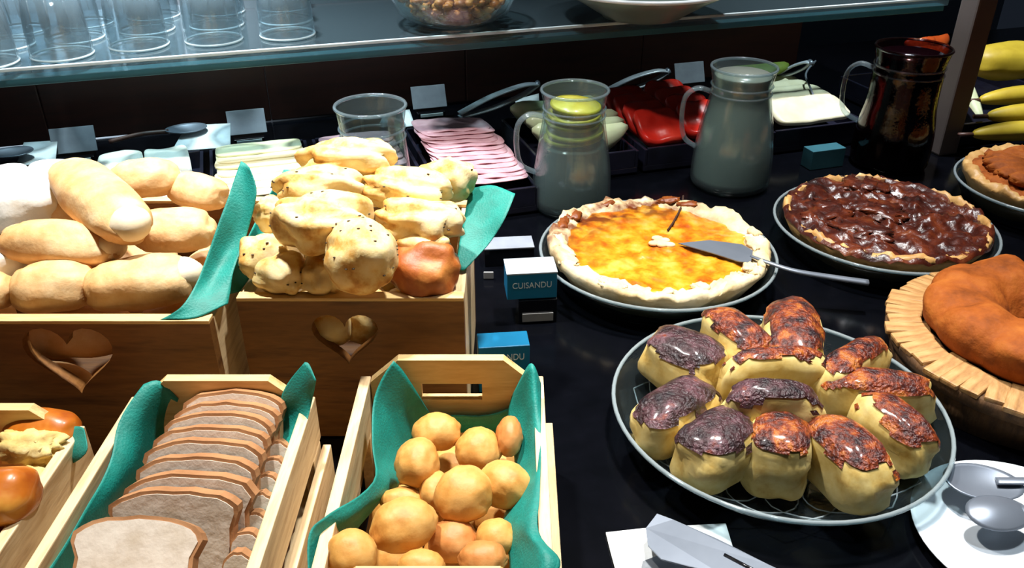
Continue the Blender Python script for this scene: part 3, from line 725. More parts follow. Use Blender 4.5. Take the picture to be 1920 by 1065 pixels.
# browned far rim, a wedge line already cut, a small pale heap in the middle
rnd = random.Random(5)
for k in range(26):
    a = math.radians(rnd.uniform(165, 375) if k < 18 else rnd.uniform(60, 160)); r = QR * rnd.uniform(.80, .90); L = rnd.uniform(.008, .016)
    c = Vector((Q.x + r * math.cos(a), Q.y + r * math.sin(a), .056)); d = Vector((-math.sin(a + .3), math.cos(a + .3), rnd.uniform(-.2, .2))) * L
    blob('crust_flake', c - d, c + d, rnd.uniform(.010, .020), .010, 'pie_crust' if k < 18 else 'pie_burn', q, amp=.15, seed=k, lump=.35, nu=12, nv=12, e1=.6, e2=.6)
cp = [local(q, P(x, y, .054)) for x, y in ((1281, 368), (1279, 385), (1272, 400), (1262, 418), (1252, 432))]
tube('cut_line', [Vector((p.x, p.y, .0505)) for p in cp], .0016, 'dark_gap', q, 6)
for k in range(7):
    a = k * 2.4; r = .004 * k ** .7
    p = local(q, P(1240, 455, .054)); cc = Vector((p.x + r * math.cos(a), p.y + r * math.sin(a), .050))
    bm = bmesh.new(); bmesh.ops.create_icosphere(bm, subdivisions=2, radius=.0065); bmesh.ops.scale(bm, vec=(1.3, 1, .55), verts=bm.verts[:])
    bmesh.ops.translate(bm, vec=cc, verts=bm.verts[:]); obj('cheese_crumb', bm, 'pie_crust', q)
# cake server resting on the quiche
sv = empty('cake_server', P(1400, 478, .058)); tag(sv, 'steel cake server resting on the quiche with handle over the dish rim', 'server')
bl = [local(sv, P(x, y, .0585)) for x, y in ((1272, 456), (1330, 450), (1392, 458), (1412, 470), (1408, 492), (1385, 490), (1335, 474))]
bm = bmesh.new(); n = len(bl)
t_ = [bm.verts.new(p) for p in bl]; b_ = [bm.verts.new(p - Vector((0, 0, .0012))) for p in bl]
bm.faces.new(t_); bm.faces.new(b_[::-1])
for i in range(n): bm.faces.new((t_[i], t_[(i + 1) % n], b_[(i + 1) % n], b_[i]))
obj('blade', bm, 'steel_m', sv, False)
hp = [local(sv, p) for p in (P(1408, 480, .0585), P(1440, 492, .060), P(1490, 508, .056), P(1560, 520, .050), P(1628, 530, .046))]
tube('handle', catmull(hp, 6), lambda t: .0028 + .0030 * t, 'steel_m', sv, 8, flat=.6)

K = Vector((.553, 1.146, 0)); KR = .157
dish(K, KR, 'round glass dish under the dark caramel banana cake')
k_ = empty('caramel_cake', K + Vector((0, 0, .004))); tag(k_, 'dark brown sticky caramel cake with glossy lumps on top', 'cake')
crust_lathe('cake_base', KR * .95, .050, k_, 'caramel_base', 4, .90)
rnd = random.Random(8)
filling('caramel_top', KR * .935, .053, k_, 'caramel', 7, .010, 30)
for k in range(7):
    a = rnd.uniform(0, 6.28); r = KR * .70 * math.sqrt(rnd.random()); L = rnd.uniform(.03, .045)
    c = Vector((K.x + r * math.cos(a), K.y + r * math.sin(a), .055)); b = rnd.uniform(0, 6.28); d = Vector((math.cos(b), math.sin(b), 0)) * L
    blob('caramel_lump', c - d, c + d, rnd.uniform(.05, .07), .018, 'caramel', k_, amp=.2, seed=k, lump=.4, nu=22, nv=24)

J = P(1968, 338, .05); J = Vector((J.x, J.y, 0)); JR = .14
dish(J, JR, 'glass dish under the brown pie, near the bananas')
j_ = empty('brown_pie', J + Vector((0, 0, .004))); tag(j_, 'brown pie with a pale fluted crust, near the bananas', 'pie')
crust_lathe('crust', JR * .97, .056, j_, 'caramel_base', 9, .82)
filling('filling', JR * .85, .056, j_, 'cake', 11, .010, 24)
for k in range(9):
    a = math.radians(140 + k * 17); c = J + Vector((JR * .5 * math.cos(a), JR * .5 * math.sin(a), .066)); d = Vector((math.cos(a), math.sin(a), 0)) * .03
    blob('filling_lump', c - d, c + d, .040, .024, 'cake', j_, amp=.1, seed=k + 30, lump=.2, nu=14, nv=16)

# ------------------------------------------------------------------ bundt cake on the wooden stand
W_ = Vector((.592, .812, 0)); WR = .154; WZ = .060
ws = empty('cake_stand', W_); tag(ws, 'round rustic wooden stand with notched rim under the bundt cake', 'stand')
lathe('stand_top', [(0, WZ - .022), (WR - .006, WZ - .022), (WR, WZ - .012), (WR, WZ - .003), (WR - .003, WZ - .002), (0, WZ)], 'bark', ws, 72)
lathe('stand_body', [(0, .001), (WR * .90, .001), (WR * .93, .02), (WR * .95, WZ - .022), (0, WZ - .022)], 'bark', ws, 64,
      lambda i, a, r, z: (r * (1 + .02 * noise.noise(Vector((math.cos(a) * 4, math.sin(a) * 4, z * 10)))), z))
rim_me = []
for v in range(4):
    bm = bmesh.new(); add_box(bm, (0, 0, 0), (.036 + .004 * v, .0205, .007), .0022)
    for q_ in bm.verts: q_.co += Vector((.0012, .0010, .0006)) * noise.noise(q_.co * 200 + Vector((v * 7, 0, 0)))
    me = bpy.data.meshes.new('rim_block'); bm.to_mesh(me); bm.free(); me.materials.append(M['rim_wood']); rim_me.append(me)
for k in range(44):
    a = 2 * math.pi * k / 44; o = bpy.data.objects.new('rim_block', rim_me[k * 7 % 4]); COL.objects.link(o); o.parent = ws
    o.location = ((WR - .019) * math.cos(a), (WR - .019) * math.sin(a), WZ + .0005); o.rotation_euler = (0, math.radians(6), a + .12 * math.sin(k * 2.3))
def bfn(i, a, r, z):
    l = abs(math.sin(a * 5)) ; n = noise.noise(Vector((math.cos(a) * 2, math.sin(a) * 2, z * 30)))
    n2 = noise.noise(Vector((r * 40 * math.cos(a), r * 40 * math.sin(a), z * 40)))
    k = (r - .03) / .09
    return r * (1 + (.045 * (l - .6) + .03 * n) * max(0, k)), z + (.007 * n + .006 * n2 + .008 * (l - .5) * max(0, k)) * (1 if z > WZ + .01 else 0)
prof = [(.024, .002), (.09, .001), (.108, .003), (.116, .014), (.117, .028), (.112, .040), (.101, .048), (.086, .052), (.069, .052), (.052, .047), (.038, .037), (.029, .025), (.024, .012), (.024, .002)]
o = lathe('bundt_cake', [(v.x, v.y + WZ) for v in catmull([(r, z, 0) for r, z in prof], 3)], 'cake', None, 120, bfn)
o.location = (W_.x, W_.y, 0); tag(o, 'orange-brown ring cake with lobed sides on the wooden stand', 'cake')

# ------------------------------------------------------------------ white plate with serving tongs, napkin with tongs
WP = Vector((.470, .562, 0)); wr = .098
wp = lathe('white_plate', [(0, .004), (wr * .55, .004), (wr * .65, .006), (wr * .95, .012), (wr, .013), (wr, .0115), (wr * .66, .003), (wr * .55, .001), (0, .001)], 'white', None, 64)
wp.location = WP; tag(wp, 'small white plate half under the glass plate rim', 'plate')
def spoon_head(name, C, L, wd, dp, rz, m, parent, tx=0):
    bm = bmesh.new(); rings = [[bm.verts.new((0, 0, -dp))]]
    for i in range(1, 9):
        r = i / 8; ring = []
        for k in range(28):
            a = 2 * math.pi * k / 28
            ring.append(bm.verts.new((L / 2 * r * math.cos(a) * (1 + .08 * math.cos(a)), wd / 2 * r * math.sin(a), -dp * (1 - r * r))))
        rings.append(ring)
    for A, B in zip(rings, rings[1:]):
        for k in range(28):
            j = (k + 1) % 28
            if len(A) == 1: bm.faces.new((A[0], B[k], B[j]))
            else: bm.faces.new((A[k], A[j], B[j], B[k]))
    o = obj(name, bm, m, parent); o.location = local(parent, C); o.rotation_euler = (tx, 0, rz)
    s = o.modifiers.new('thickness', 'SOLIDIFY'); s.thickness = .0014
    return o
tg = empty('serving_tongs', P(1870, 965, .02)); tag(tg, 'steel serving tongs with spoon heads lying on the small white plate', 'tongs')
spoon_head('spoon_head', P(1868, 962, .030), .060, .040, -.007, math.radians(4), 'steel_m', tg, .15)
spoon_head('fork_head', P(1838, 903, .030), .072, .046, .006, math.radians(-12), 'steel_m', tg, .1)
tube('arm', catmull([local(tg, p) for p in (P(1895, 958, .030), P(1960, 952, .034), P(2040, 945, .036), P(2150, 920, .034))], 6), lambda t: .0055, 'steel_m', tg, 8, flat=.35)
tube('arm', catmull([local(tg, p) for p in (P(1868, 902, .030), P(1940, 902, .036), P(2030, 900, .040), P(2150, 916, .036))], 6), lambda t: .0055, 'steel_m', tg, 8, flat=.35)

nk = sheet('folded_napkin', [
    [P(1136, 1000, .002), P(1240, 990, .003), P(1360, 984, .002)],
    [P(1146, 1040, .002), P(1250, 1035, .003), P(1372, 1022, .002)],
    [P(1165, 1110, .002), P(1270, 1110, .003), P(1395, 1100, .002)]], 'napkin', n=5, thick=.003, ripple=.0006)
tag(nk, 'white folded paper napkin under the flat steel tongs on the counter', 'napkin')
ft = empty('flat_tongs', P(1300, 1030, .01)); tag(ft, 'flat satin steel tongs lying across the white napkin', 'tongs')
def plate_poly(name, px, th, m, parent):
    bl = [local(parent, P(*p)) for p in px]; bm = bmesh.new(); n = len(bl)
    t_ = [bm.verts.new(p) for p in bl]; b_ = [bm.verts.new(p - Vector((0, 0, th))) for p in bl]
    bm.faces.new(t_); bm.faces.new(b_[::-1])
    for i in range(n): bm.faces.new((t_[i], t_[(i + 1) % n], b_[(i + 1) % n], b_[i]))
    return obj(name, bm, m, parent, False)
plate_poly('upper_blade', [(1232, 963, .022), (1262, 974, .022), (1345, 1010, .024), (1440, 1058, .027), (1530, 1100, .030), (1490, 1130, .030), (1350, 1075, .026), (1290, 1062, .024), (1240, 1048, .022), (1215, 1022, .021), (1211, 990, .021)], .0014, 'steel_m', ft)
plate_poly('lower_blade', [(1205, 1052, .006), (1232, 1042, .006), (1300, 1066, .007), (1400, 1110, .010), (1530, 1150, .014), (1500, 1175, .014), (1350, 1130, .008), (1230, 1090, .006), (1200, 1075, .006)], .0014, 'steel', ft)
tube('grip_line', [local(ft, P(1358, 1040, .0255)), local(ft, P(1400, 1062, .027)), local(ft, P(1450, 1088, .029))], .0016, 'black', ft, 6)

# ------------------------------------------------------------------ blue card boxes, black label blocks
def card_box(name, c, s, rz, label, text, m='blue', lz=.0, pale_lid=True):
    o = empty(name, c, rz); tag(o, label, 'card box', 'small printed card boxes')
    box('carton', (0, 0, s[2] / 2), s, m, o, .001)
    if pale_lid: box('lid', (0, 0, s[2] + .0012), (s[0] + .001, s[1] + .001, .002), 'bluetop', o, .0004)  # thin sheet in a paler card colour
    if text: lettering(text, .012, o, (0, -s[1] / 2 - .0006, s[2] * .5 + lz), (math.pi / 2, 0, 0), width=s[0] * .78)
    return o
bp = PY(1003, 560, .940)
lb = empty('label_stand', (bp.x, .955, 0), math.radians(6)); tag(lb, 'black label stand with grey strip under the blue card box', 'label stand')
box('stand_block', (.002, 0, bp.z / 2), (.050, .036, bp.z - .001), 'black', lb, .001)
box('label_strip', (.002, -.0195, .010), (.040, .001, .012), 'grey_l', lb, .0003)
card_box('card_box', (bp.x - .006, .958, bp.z + .001), (.064, .040, .036), math.radians(6), 'blue printed card box with pale lid on the black label stand', 'CUISANDU', lz=.002)
b2 = P(938, 636, .062)
card_box('card_box', (b2.x + .003, b2.y, 0), (.058, .03, .062), math.radians(6), 'blue printed card box standing behind the round roll crate', 'CUISANDU', lz=.016, pale_lid=False)
k1 = P(958, 463, .03)
bk = empty('black_block', (k1.x, k1.y + .016, 0), math.radians(6)); tag(bk, 'low black acrylic block beside the quiche dish', 'block')
box('block_body', (-.004, 0, .014), (.072, .036, .027), 'black', bk, .001)
box('top_sheen', (-.004, 0, .0285), (.073, .037, .002), 'slate', bk, .0005)  # grey sheet painted in for the highlight on the black top
t1 = P(916, 512, .01)
bt = box('price_tag', (0, 0, .006), (.014, .003, .011), 'grey_l'); bt.location = (t1.x, t1.y, .0005); tag(bt, 'tiny grey price tag between pastry box and black block', 'tag')
k2 = P(1545, 316, 0)
card_box('card_box', (k2.x, k2.y + .015, 0), (.070, .03, .036), ANG, 'dim teal card box between the milky jug and the dark jug', None, 'teal_card', pale_lid=False)

# ------------------------------------------------------------------ jugs
def jug(c, hgt, rb, rn, label, handle, liquid=None, lz=0, lm='water', glass='glass'):
    o = empty('glass_jug', c); tag(o, label, 'jug', 'glass jugs')
    prof = [(0, .004), (rb * .9, .004), (rb, .012), (rb * .99, hgt * .30), (rb * .88, hgt * .55), (rn * .98, hgt * .78), (rn * .96, hgt * .86), (rn * 1.02, hgt * .95), (rn * 1.06, hgt)]
    P2 = [(v.x, v.y) for v in catmull([(r, z, 0) for r, z in prof[1:]], 4)]
    inner = [(max(r - .003, .001), z + (.003 if z < .02 else 0)) for r, z in reversed(P2)]
    lathe('jug_body', [(0, .001)] + [(rb * .9, .001)] + P2[1:] + inner + [(0, .008)], glass, o, 56)
    bm = bmesh.new(); add_tube(bm, [(rn * 1.045 * math.cos(a), rn * 1.045 * math.sin(a), hgt) for a in [2 * math.pi * k / 48 for k in range(48)]], .0026, 6, True); obj('lip', bm, 'glass_cup' if glass == 'glass' else glass, o)
    for z in (.80, .86):
        bm = bmesh.new(); add_tube(bm, [(rn * .985 * math.cos(a), rn * .985 * math.sin(a), hgt * z) for a in [2 * math.pi * k / 48 for k in range(48)]], .0016, 6, True); obj('neck_ring', bm, 'glass_cup', o)
    h = Vector((math.cos(handle), math.sin(handle), 0)); up = Vector((0, 0, 1))
    hp = [h * rn * .99 + up * hgt * .80, h * (rn + .022) + up * hgt * .82, h * (rn + .040) + up * hgt * .74, h * (rn + .042) + up * hgt * .55, h * (rn + .034) + up * hgt * .40, h * (rb * .96) + up * hgt * .33]
    tube('handle', catmull(hp, 6), .0060, 'glass_cup', o, 10, flat=.7)
    if liquid:
        lp = [(r - .0045, z) for r, z in P2 if .014 < z < liquid]
        lathe('drink', [(0, .012)] + [(lp[0][0], .012)] + lp + [(lp[-1][0], liquid), (0, liquid)], lm, o, 48)
    return o
jug((-.197, 1.150, 0), .222, .058, .047, 'empty clear glass jug standing behind the pastry box', math.radians(80))
LJ = Vector((.098, 1.300, 0))
jug(LJ, .198, .064, .050, 'glass jug of cloudy water with lemon slices', math.radians(190), .112, lm='water')
jug((.382, 1.392, 0), .208, .068, .051, 'glass jug of milky grey juice in front of the watermelon', math.radians(175), .196, lm='milky')
jug((.698, 1.488, 0), .215, .068, .060, 'glass jug of almost black grape juice by the grey post', math.radians(150), .204, lm='grape', glass='glass_dark')
for k in range(5):
    o = empty('lemon_slice', LJ + Vector((.002 * math.sin(k * 2), .002 * math.cos(k * 3), .122 + k * .0125))); tag(o, 'thin lemon slice floating in the water jug', 'lemon slice', 'lemon slices in the jug')
    r = .0475 - .0019 * k; rot = (math.radians(random.uniform(-5, 5)), math.radians(random.uniform(-7, 7)), k)
    a = lathe('peel', [(r - .002, -.003), (r, -.003), (r + .0008, 0), (r, .003), (r - .002, .003)], 'rind', o, 32); a.rotation_euler = rot
    b = lathe('flesh', [(0, -.0026), (r - .002, -.0026), (r - .002, .0026), (0, .0026)], 'lemon', o, 32); b.rotation_euler = rot

# ------------------------------------------------------------------ tray row
def tray(u0, u1, v0, v1, label):
    o = empty('serving_tray', F((u0 + u1) / 2, (v0 + v1) / 2, 0), ANG); tag(o, label, 'tray', 'black serving trays')
    W, D = u1 - u0, v1 - v0; t = .006; h = .042
    box('tray_bottom', (0, 0, .010), (W, D, .012), 'tray', o, .002)
    for s in (-1, 1):
        box('tray_wall', (s * (W / 2 - t / 2), 0, h / 2 + .009), (t, D, h - .010), 'tray', o, .0015)
        box('tray_wall', (0, s * (D / 2 - t / 2), h / 2 + .010), (W - 2 * t - .0005, t, h - .008), 'tray', o, .0015)
    return o
tray(-.785, -.615, -.30, 0, 'black serving tray at the end of row, behind the floured rolls')
tray(-.605, -.430, -.30, 0, 'black serving tray holding white fresh cheese')
tray(-.420, -.250, -.30, 0, 'black serving tray holding pale yellow cheese slices')
tray(-.240, -.078, -.285, 0, 'black serving tray behind the empty jug')
tray(-.068, .088, -.335, 0, 'black serving tray holding the fan of pink ham')
tray(.125, .310, -.235, 0, 'black serving tray holding pale green melon')
tray(.322, .505, -.235, 0, 'black serving tray holding red watermelon')
tray(.590, .800, -.225, 0, 'black serving tray holding pale melon slices')
tray(.936, 1.30, -.30, .05, 'black serving tray holding papaya, pineapple and bananas')
def slab(name, u, v, z, su, sv, sz, m, label, cat, group, rz=0, tilt=0, seed=0, tv=0, wav=.002):
    bm = bmesh.new(); nx, ny = 12, 12
    top = []; bot = []
    for i in range(nx + 1):
        a = []; b = []
        for j in range(ny + 1):
            x, y = i / nx * 2 - 1, j / ny * 2 - 1
            # rounded square
            k = 1 / max(1, (abs(x) ** 5 + abs(y) ** 5) ** .2)
            X, Y = x * k * su / 2, y * k * sv / 2
            d = wav * noise.noise(Vector((X * 35 + seed, Y * 35, seed))) 
            a.append(bm.verts.new((X, Y, sz / 2 + d))); b.append(bm.verts.new((X, Y, -sz / 2 + d)))
        top.append(a); bot.append(b)
    for i in range(nx):
        for j in range(ny):
            bm.faces.new((top[i][j], top[i + 1][j], top[i + 1][j + 1], top[i][j + 1])); bm.faces.new((bot[i][j], bot[i][j + 1], bot[i + 1][j + 1], bot[i + 1][j]))
    for i in range(nx):
        for j in (0, ny): bm.faces.new((top[i][j], top[i + 1][j], bot[i + 1][j], bot[i][j]))
        for j in (0, ny): bm.faces.new((top[j][i], top[j][i + 1], bot[j][i + 1], bot[j][i]))
    o = obj(name, bm, m); o.location = F(u, v, z); o.rotation_euler = (tv, tilt, ANG + rz)
    return tag(o, label, cat, group)
for k in range(13):
    slab('ham_slice', .012 + .004 * math.sin(k * 2), -.045 - k * .0195, .062 - k * .0004, .138, .10, .0014, 'ham', ORD[k] + ' pink ham slice from the back rim of the ham tray', 'ham slice', 'ham slices', rz=.04 * math.sin(k * 1.7), tv=math.radians(-5), tilt=math.radians(3), seed=k, wav=.003)
for k in range(5):
    slab('ham_slice', -.165, -.05 - k * .03, .056, .13, .09, .0022, 'ham', ORD[k] + ' ham slice from the back rim, tray behind the empty jug', 'ham slice', 'ham slices behind the jug', tv=math.radians(-8), seed=20 + k)
for k in range(7):
    slab('cheese_slice', -.335 + .004 * math.sin(k * 3), -.055 - k * .030, .060, .145, .085, .004, 'cheese', ORD[k] + ' pale yellow cheese slice from the back rim of its tray', 'cheese slice', 'yellow cheese slices', rz=.06 * math.sin(k * 2.1), tv=math.radians(-8), seed=30 + k, wav=.001)
for k in range(4):
    slab('fresh_cheese', -.56 + (k % 2) * .075, -.07 - (k // 2) * .11, .042, .070, .095, .05, 'cheese_w', 'block of crumbly white fresh cheese in the tray', 'cheese', 'fresh cheese blocks', rz=.1 * k, seed=40 + k, wav=.006)
for k in range(3):
    slab('fresh_cheese', -.70, -.07 - k * .085, .036, .12, .075, .04, 'cheese_w', 'white cheese slab in the end tray of the row', 'cheese', 'end tray cheese slabs', rz=.1 * k, seed=46 + k, wav=.005)
def wedge(name, C, L, wd, ht, rz, m, rindm, label, cat, group, seed, roll=0):
    """crescent of fruit with its rind underneath"""
    bm = bmesh.new(); n = 14; rings = []
    for i in range(n + 1):
        t = i / n * 2 - 1; s = max(.05, math.sqrt(max(0, 1 - t * t * .98)))
        x = t * L / 2; z0 = -ht * .35 * (1 - t * t)
        nn = .05 * noise.noise(Vector((t * 2, seed, 0)))
        sec = [(-wd / 2 * s, 0), (-wd * .25 * s, ht * .30 * s), (0, ht * (.52 + nn) * s), (wd * .25 * s, ht * .34 * s), (wd / 2 * s, 0), (0, -ht * .42 * s)]
        rings.append([bm.verts.new((x, y, z + z0 + ht * .35)) for y, z in sec])
    for a, b in zip(rings, rings[1:]):
        for k in range(6): bm.faces.new((a[k], a[(k + 1) % 6], b[(k + 1) % 6], b[k]))
    bm.faces.new(rings[0]); bm.faces.new(rings[-1])
    o = obj(name, bm, m, None, True); o.location = C; o.rotation_euler = (roll, 0, rz); tag(o, label, cat, group)
    if rindm:
        bm = bmesh.new(); rings = []
        for i in range(n + 1):
            t = i / n * 2 - 1; s = max(.05, math.sqrt(max(0, 1 - t * t * .98))); x = t * L / 2; z0 = -ht * .35 * (1 - t * t)
            rings.append([bm.verts.new((x, y, z + z0 + ht * .35)) for y, z in [(-wd / 2 * s, -.001), (0, -ht * .42 * s - .001), (wd / 2 * s, -.001), (0, -ht * .42 * s - .005)]])
        for a, b in zip(rings, rings[1:]):
            for k in range(4): bm.faces.new((a[k], a[(k + 1) % 4], b[(k + 1) % 4], b[k]))
        obj('rind', bm, rindm, o)
    return o
for k in range(5):
    wedge('melon_piece', F(.222 + .006 * math.sin(k), -.030 - k * .043, .052), .176, .043, .066, ANG + .12 * math.sin(k * 2), 'melon', None, ORD[k] + ' pale green melon wedge from the back rim, behind the lemon jug', 'melon', 'pale green melon wedges', k)
for k in range(8):
    slab('watermelon_piece', .370 + (k % 2) * .087, -.048 - (k // 2) * .046, .068 + .004 * (k % 2), .083, .084, .017, 'wmelon', 'red watermelon slab heaped in the tray behind the milky jug', 'watermelon', 'watermelon slabs', rz=.03 * math.sin(k * 1.9), tv=math.radians(26), tilt=0, seed=70 + k % 2, wav=.007)
for k in range(5):
    c = F(.700, -.035 - k * .036, .056 - k * .001)
    o = slab('melon_slice', .690, -.045 - k * .034, .066, .175 - .006 * abs(k - 2), .078, .0085, 'wpale', ORD[k] + ' pale melon slice from the green rind, beside the dark jug', 'melon', 'pale melon slices', rz=.02 * math.sin(k * 2), tv=math.radians(17), seed=80, wav=.003)
o = wedge('melon_rind', F(.68, -.005, .088), .15, .06, .04, ANG, 'grind', None, 'green melon rind lying behind the pale melon slices', 'melon', None, 4)
fk = empty('serving_fork', F(.735, -.11, .075), ANG); tag(fk, 'thin steel fork stuck in the pale melon slices', 'fork')
tube('stem', catmull([(-.012, -.05, -.004), (0, -.01, .010), (.012, .03, .028), (.06, .07, .040)], 6), .0022, 'steel_m', fk, 6)
for k in (-1, 0, 1): tube('tine', [(-.012 + k * .005, -.05, -.004), (-.014 + k * .005, -.068, -.014)], .0012, 'steel_m', fk, 5)
for k in range(4):
    wedge('papaya_piece', P((1722, 1752, 1718, 1748)[k], (92, 88, 110, 108)[k], .080), .085, .036, .05, ANG + .2 * math.sin(k), 'papaya', None, 'orange papaya wedge next to the grey post', 'papaya', 'papaya wedges', 5 + k)
for k in range(4):
    pf = P(1744, 142 + 24 * k, .066 - .006 * k) - UO
    slab('pineapple_piece', pf.dot(UX), pf.dot(UY), .066 - .004 * k, .060, .040, .014, 'pine_fruit', 'yellow pineapple piece partly behind the grey post', 'pineapple', 'pineapple pieces', rz=.2 * k, tv=math.radians(20), seed=90 + k, wav=.004)
def banana(a, b, za, zb, wpx, bend, label, seed):
    A, B = P(a[0], a[1], za), P(b[0], b[1], zb); mid = (A + B) / 2 + Vector((0, 0, bend)); dep = mid.y * cP + (H - za) * sP; r = wpx / 2 / FPX * dep
    o = empty('banana', mid); tag(o, label, 'banana', 'bananas')
    pts = catmull([local(o, p) for p in (A, A.lerp(B, .25) + Vector((0, 0, bend * .75)), mid, A.lerp(B, .75) + Vector((0, 0, bend * .75)), B)], 6)
    tube('peel', pts, lambda t: r * (max(.12, min(1, math.sin(math.pi * min(max(t, .0), 1)) ** .45))), 'banana', o, 6)
    d = (A - pts[1] - o.location).normalized() if False else (A - B).normalized()
    tube('stem', [Vector(pts[0]) - d * .006, Vector(pts[0]) + d * .010, Vector(pts[0]) + d * .026], .0042, 'brown_h', o, 6)
    return o
banana((1835, 188), (2010, 178), .075, .075, 36, .006, 'yellow banana under the fat spotted one', 1)
banana((1850, 218), (2015, 214), .064, .064, 38, .004, 'yellow banana in the middle of the lower bunch', 2)
banana((1822, 252), (2010, 246), .048, .048, 38, .004, 'yellow banana lowest in the bunch, by the brown pie', 3)
C = P(1885, 118, .105); d = Vector((.085, .012, -.004))
o = blob('yellow_melon', C - d, C + d, .095, .085, 'banana', amp=.06, seed=4, e1=.8, e2=.8); tag(o, 'fat spotted yellow fruit lying on the bananas', 'fruit')
lf = sheet('leaf', [[P(1812, 155, .085), P(1818, 150, .087), P(1824, 156, .085)], [P(1808, 185, .07), P(1822, 185, .078), P(1838, 192, .072)], [P(1835, 222, .06), P(1840, 220, .062), P(1845, 222, .06)]], 'melon', n=4, thick=.001)
tag(lf, 'pale pointed leaf at the stem end of the bananas', 'leaf')

# ------------------------------------------------------------------ labels, cards and utensils behind the trays
def sign(px, w_px, label, z=.07):
    o = empty('tray_label', P(px[0], px[1], 0), ANG); dep = o.location.y * cP + H * sP
    wd = w_px / FPX * dep; tag(o, label, 'label', 'grey tray labels')
    box('base', (0, 0, .012), (wd * .8, .035, .022), 'black', o, .001)
    box('strip', (0, -.0185, .018), (wd * .66, .002, .006), 'edge', o, .0003)
    box('plate', (0, .004, .050), (wd, .003, .046), 'slate', o, .0008, Matrix.Rotation(math.radians(-22), 3, 'X'))
    return o
sign((150, 312), 76, 'grey tilted label on black base behind the end tray')
sign((470, 276), 68, 'grey tilted label on black base behind the yellow cheese tray')
sign((807, 226), 64, 'grey tilted label on black base behind the ham tray')
sign((1290, 178), 60, 'grey tilted label on black base behind the watermelon tray')
def wcard(pts, label):
    o = sheet('white_card', [[P(*p) for p in r] for r in pts], 'napkin', n=3, thick=.002)
    return tag(o, label, 'card', 'white cards behind the trays')
wcard([[(45, 268, .05), (108, 264, .05)], [(30, 312, .044), (104, 304, .044)]], 'white card by the spoon behind the end tray')
wcard([[(350, 236, .055), (432, 232, .055)], [(322, 284, .044), (432, 276, .044)]], 'white card under the brown-handled server')
wcard([[(752, 208, .05), (768, 206, .05)], [(760, 238, .044), (778, 236, .044)]], 'white card edge beside the empty jug')
wcard([[(965, 188, .05), (1010, 176, .05)], [(975, 210, .044), (1012, 206, .044)]], 'white card behind the lemon jug handle')
def server(head, tail, z, label, hw=.026, hm='steel_m', tm='brown_h'):
    Hd, Tl = P(head[0], head[1], z), P(tail[0], tail[1], z - .01); o = empty('serving_spoon', Hd); tag(o, label, 'spoon', 'serving spoons')
    d = Tl - Hd; spoon_head('spoon_head', Hd, .075, hw * 2, .008, math.atan2(d.y, d.x), hm, o)
    tube('handle', catmull([local(o, p) for p in (Hd + d.normalized() * .034, Hd + d * .6 + Vector((0, 0, .004)), Tl)], 6), .0042, tm, o, 8)
    return o
server((352, 240), (205, 266), .062, 'server with brown handle lying over the white card')
server((22, 285), (-120, 310), .062, 'steel spoon beside the white card behind the end tray')
def tongs(a, b, z, label, gap=.012):
    A, B = P(a[0], a[1], z), P(b[0], b[1], z + .035); o = empty('serving_tongs', A); tag(o, label, 'tongs', 'steel tongs on the trays')
    for s in (-1, 1):
        off = Vector((0, 0, s * gap))
        tube('arm', catmull([local(o, p) for p in (A + off * .3, A.lerp(B, .4) + off, A.lerp(B, .8) + off * .8, B)], 5), .0105, 'steel_lt', o, 8, flat=.3)
    tube('hinge', [local(o, B) + Vector((0, -.008, 0)), local(o, B) + Vector((0, .008, 0))], .006, 'steel_m', o, 8)
    return o
tongs((862, 216), (1008, 158), .055, 'steel tongs laid across the ham tray rim')
tongs((1138, 172), (1252, 134), .055, 'steel tongs laid beside the watermelon')
tongs((1462, 140), (1520, 118), .080, 'small steel tongs over the pale melon tray', .008)

# ------------------------------------------------------------------ on the glass shelf
def tumbler(c, label, r=.045, hgt=.10):
    o = empty('tumbler', c); tag(o, label, 'glass', 'upturned tumblers on the shelf')
    lathe('cup', [(r, .001), (r, .004), (r * .96, hgt * .5), (r * .86, hgt - .004), (r * .80, hgt), (0, hgt), (0, hgt - .008), (r * .78, hgt - .009), (r * .93, hgt * .5), (r - .003, .004), (r - .003, .001), (r, .001)], 'glass_cup', o, 40)
    bm = bmesh.new(); add_tube(bm, [((r - .001) * math.cos(a), (r - .001) * math.sin(a), .0022) for a in [2 * math.pi * k / 40 for k in range(40)]], .0018, 6, True); obj('rim', bm, 'edge', o)
    for k in range(10):
        a = 2 * math.pi * k / 10; r1, r2 = r * .975, r * .87
        tube('facet_line', [(r1 * math.cos(a), r1 * math.sin(a), hgt * .35), (r2 * math.cos(a), r2 * math.sin(a), hgt * .93)], .0012, 'glass_cup', o, 5)
    return o
base = [P(-25, 120, ZS), P(118, 104, ZS), P(262, 86, ZS), P(402, 76, ZS), P(540, 66, ZS)]
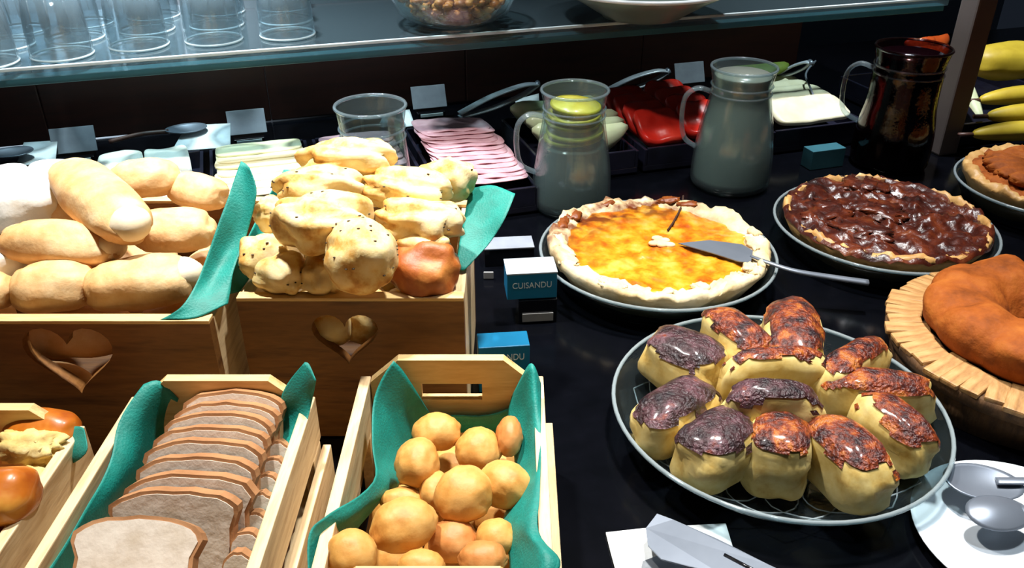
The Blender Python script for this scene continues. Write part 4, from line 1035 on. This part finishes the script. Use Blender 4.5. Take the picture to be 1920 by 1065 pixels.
for rI in range(3):
    for ci, c in enumerate(base):
        tumbler(c + UY * (.105 * rI) + UX * (.006 * rI) + Vector((0, 0, .0003)), ORD[4 - ci] + ' upturned tumbler from the granola bowl, ' + ['shelf edge row', 'middle row', 'rear row'][rI])
gb = P(872, 30, ZS)
ob = empty('glass_bowl', P(872, 62, ZS) + UY * .075 + Vector((0, 0, .0003))); tag(ob, 'clear glass bowl of brown granola on the shelf', 'bowl')
R = .112
lathe('bowl_body', [(0, .001), (R * .55, .001), (R * .85, .02), (R * .98, .05), (R, .07), (R * .97, .07), (R * .95, .05), (R * .82, .024), (R * .53, .006), (0, .006)], 'glass', ob, 48)
bm = bmesh.new(); add_tube(bm, [(R * .985 * math.cos(a), R * .985 * math.sin(a), .07) for a in [2 * math.pi * k / 48 for k in range(48)]], .003, 6, True); obj('rim', bm, 'edge', ob)
bm = bmesh.new(); rnd = random.Random(3)
for k in range(520):
    a = rnd.uniform(0, 6.283); z = rnd.uniform(.010, .056); rm = R * (.52 + .40 * min(1, z / .045)) - .010; r = rm * math.sqrt(rnd.uniform(.35, 1))
    x = bmesh.ops.create_icosphere(bm, subdivisions=1, radius=rnd.uniform(.005, .010)); bmesh.ops.scale(bm, vec=(1.2, .9, .8), verts=x['verts'])
    bmesh.ops.translate(bm, vec=(r * math.cos(a), r * math.sin(a), z), verts=x['verts'])
g = obj('granola', bm, 'granola'); g.location = ob.location; tag(g, 'brown granola clusters filling the glass bowl on shelf', 'granola', kind='stuff')
wbp = P(1245, 22, ZS)
wbo = empty('shelf_bowl', P(1245, 52, ZS) + UY * .09 + Vector((0, 0, .0003))); tag(wbo, 'wide white bowl, its wall toned grey-green as shade, on the glass shelf', 'bowl')
lathe('bowl_body', [(0, .001), (.07, .001), (.075, .006), (.115, .030), (.158, .052), (.159, .055), (.155, .055), (.113, .036), (.07, .010), (0, .008)], 'white_shaded', wbo, 64)
bm = bmesh.new(); add_tube(bm, [(.159 * math.cos(a), .159 * math.sin(a), .055) for a in [2 * math.pi * k / 64 for k in range(64)]], .0035, 8, True); obj('rim', bm, 'white', wbo)
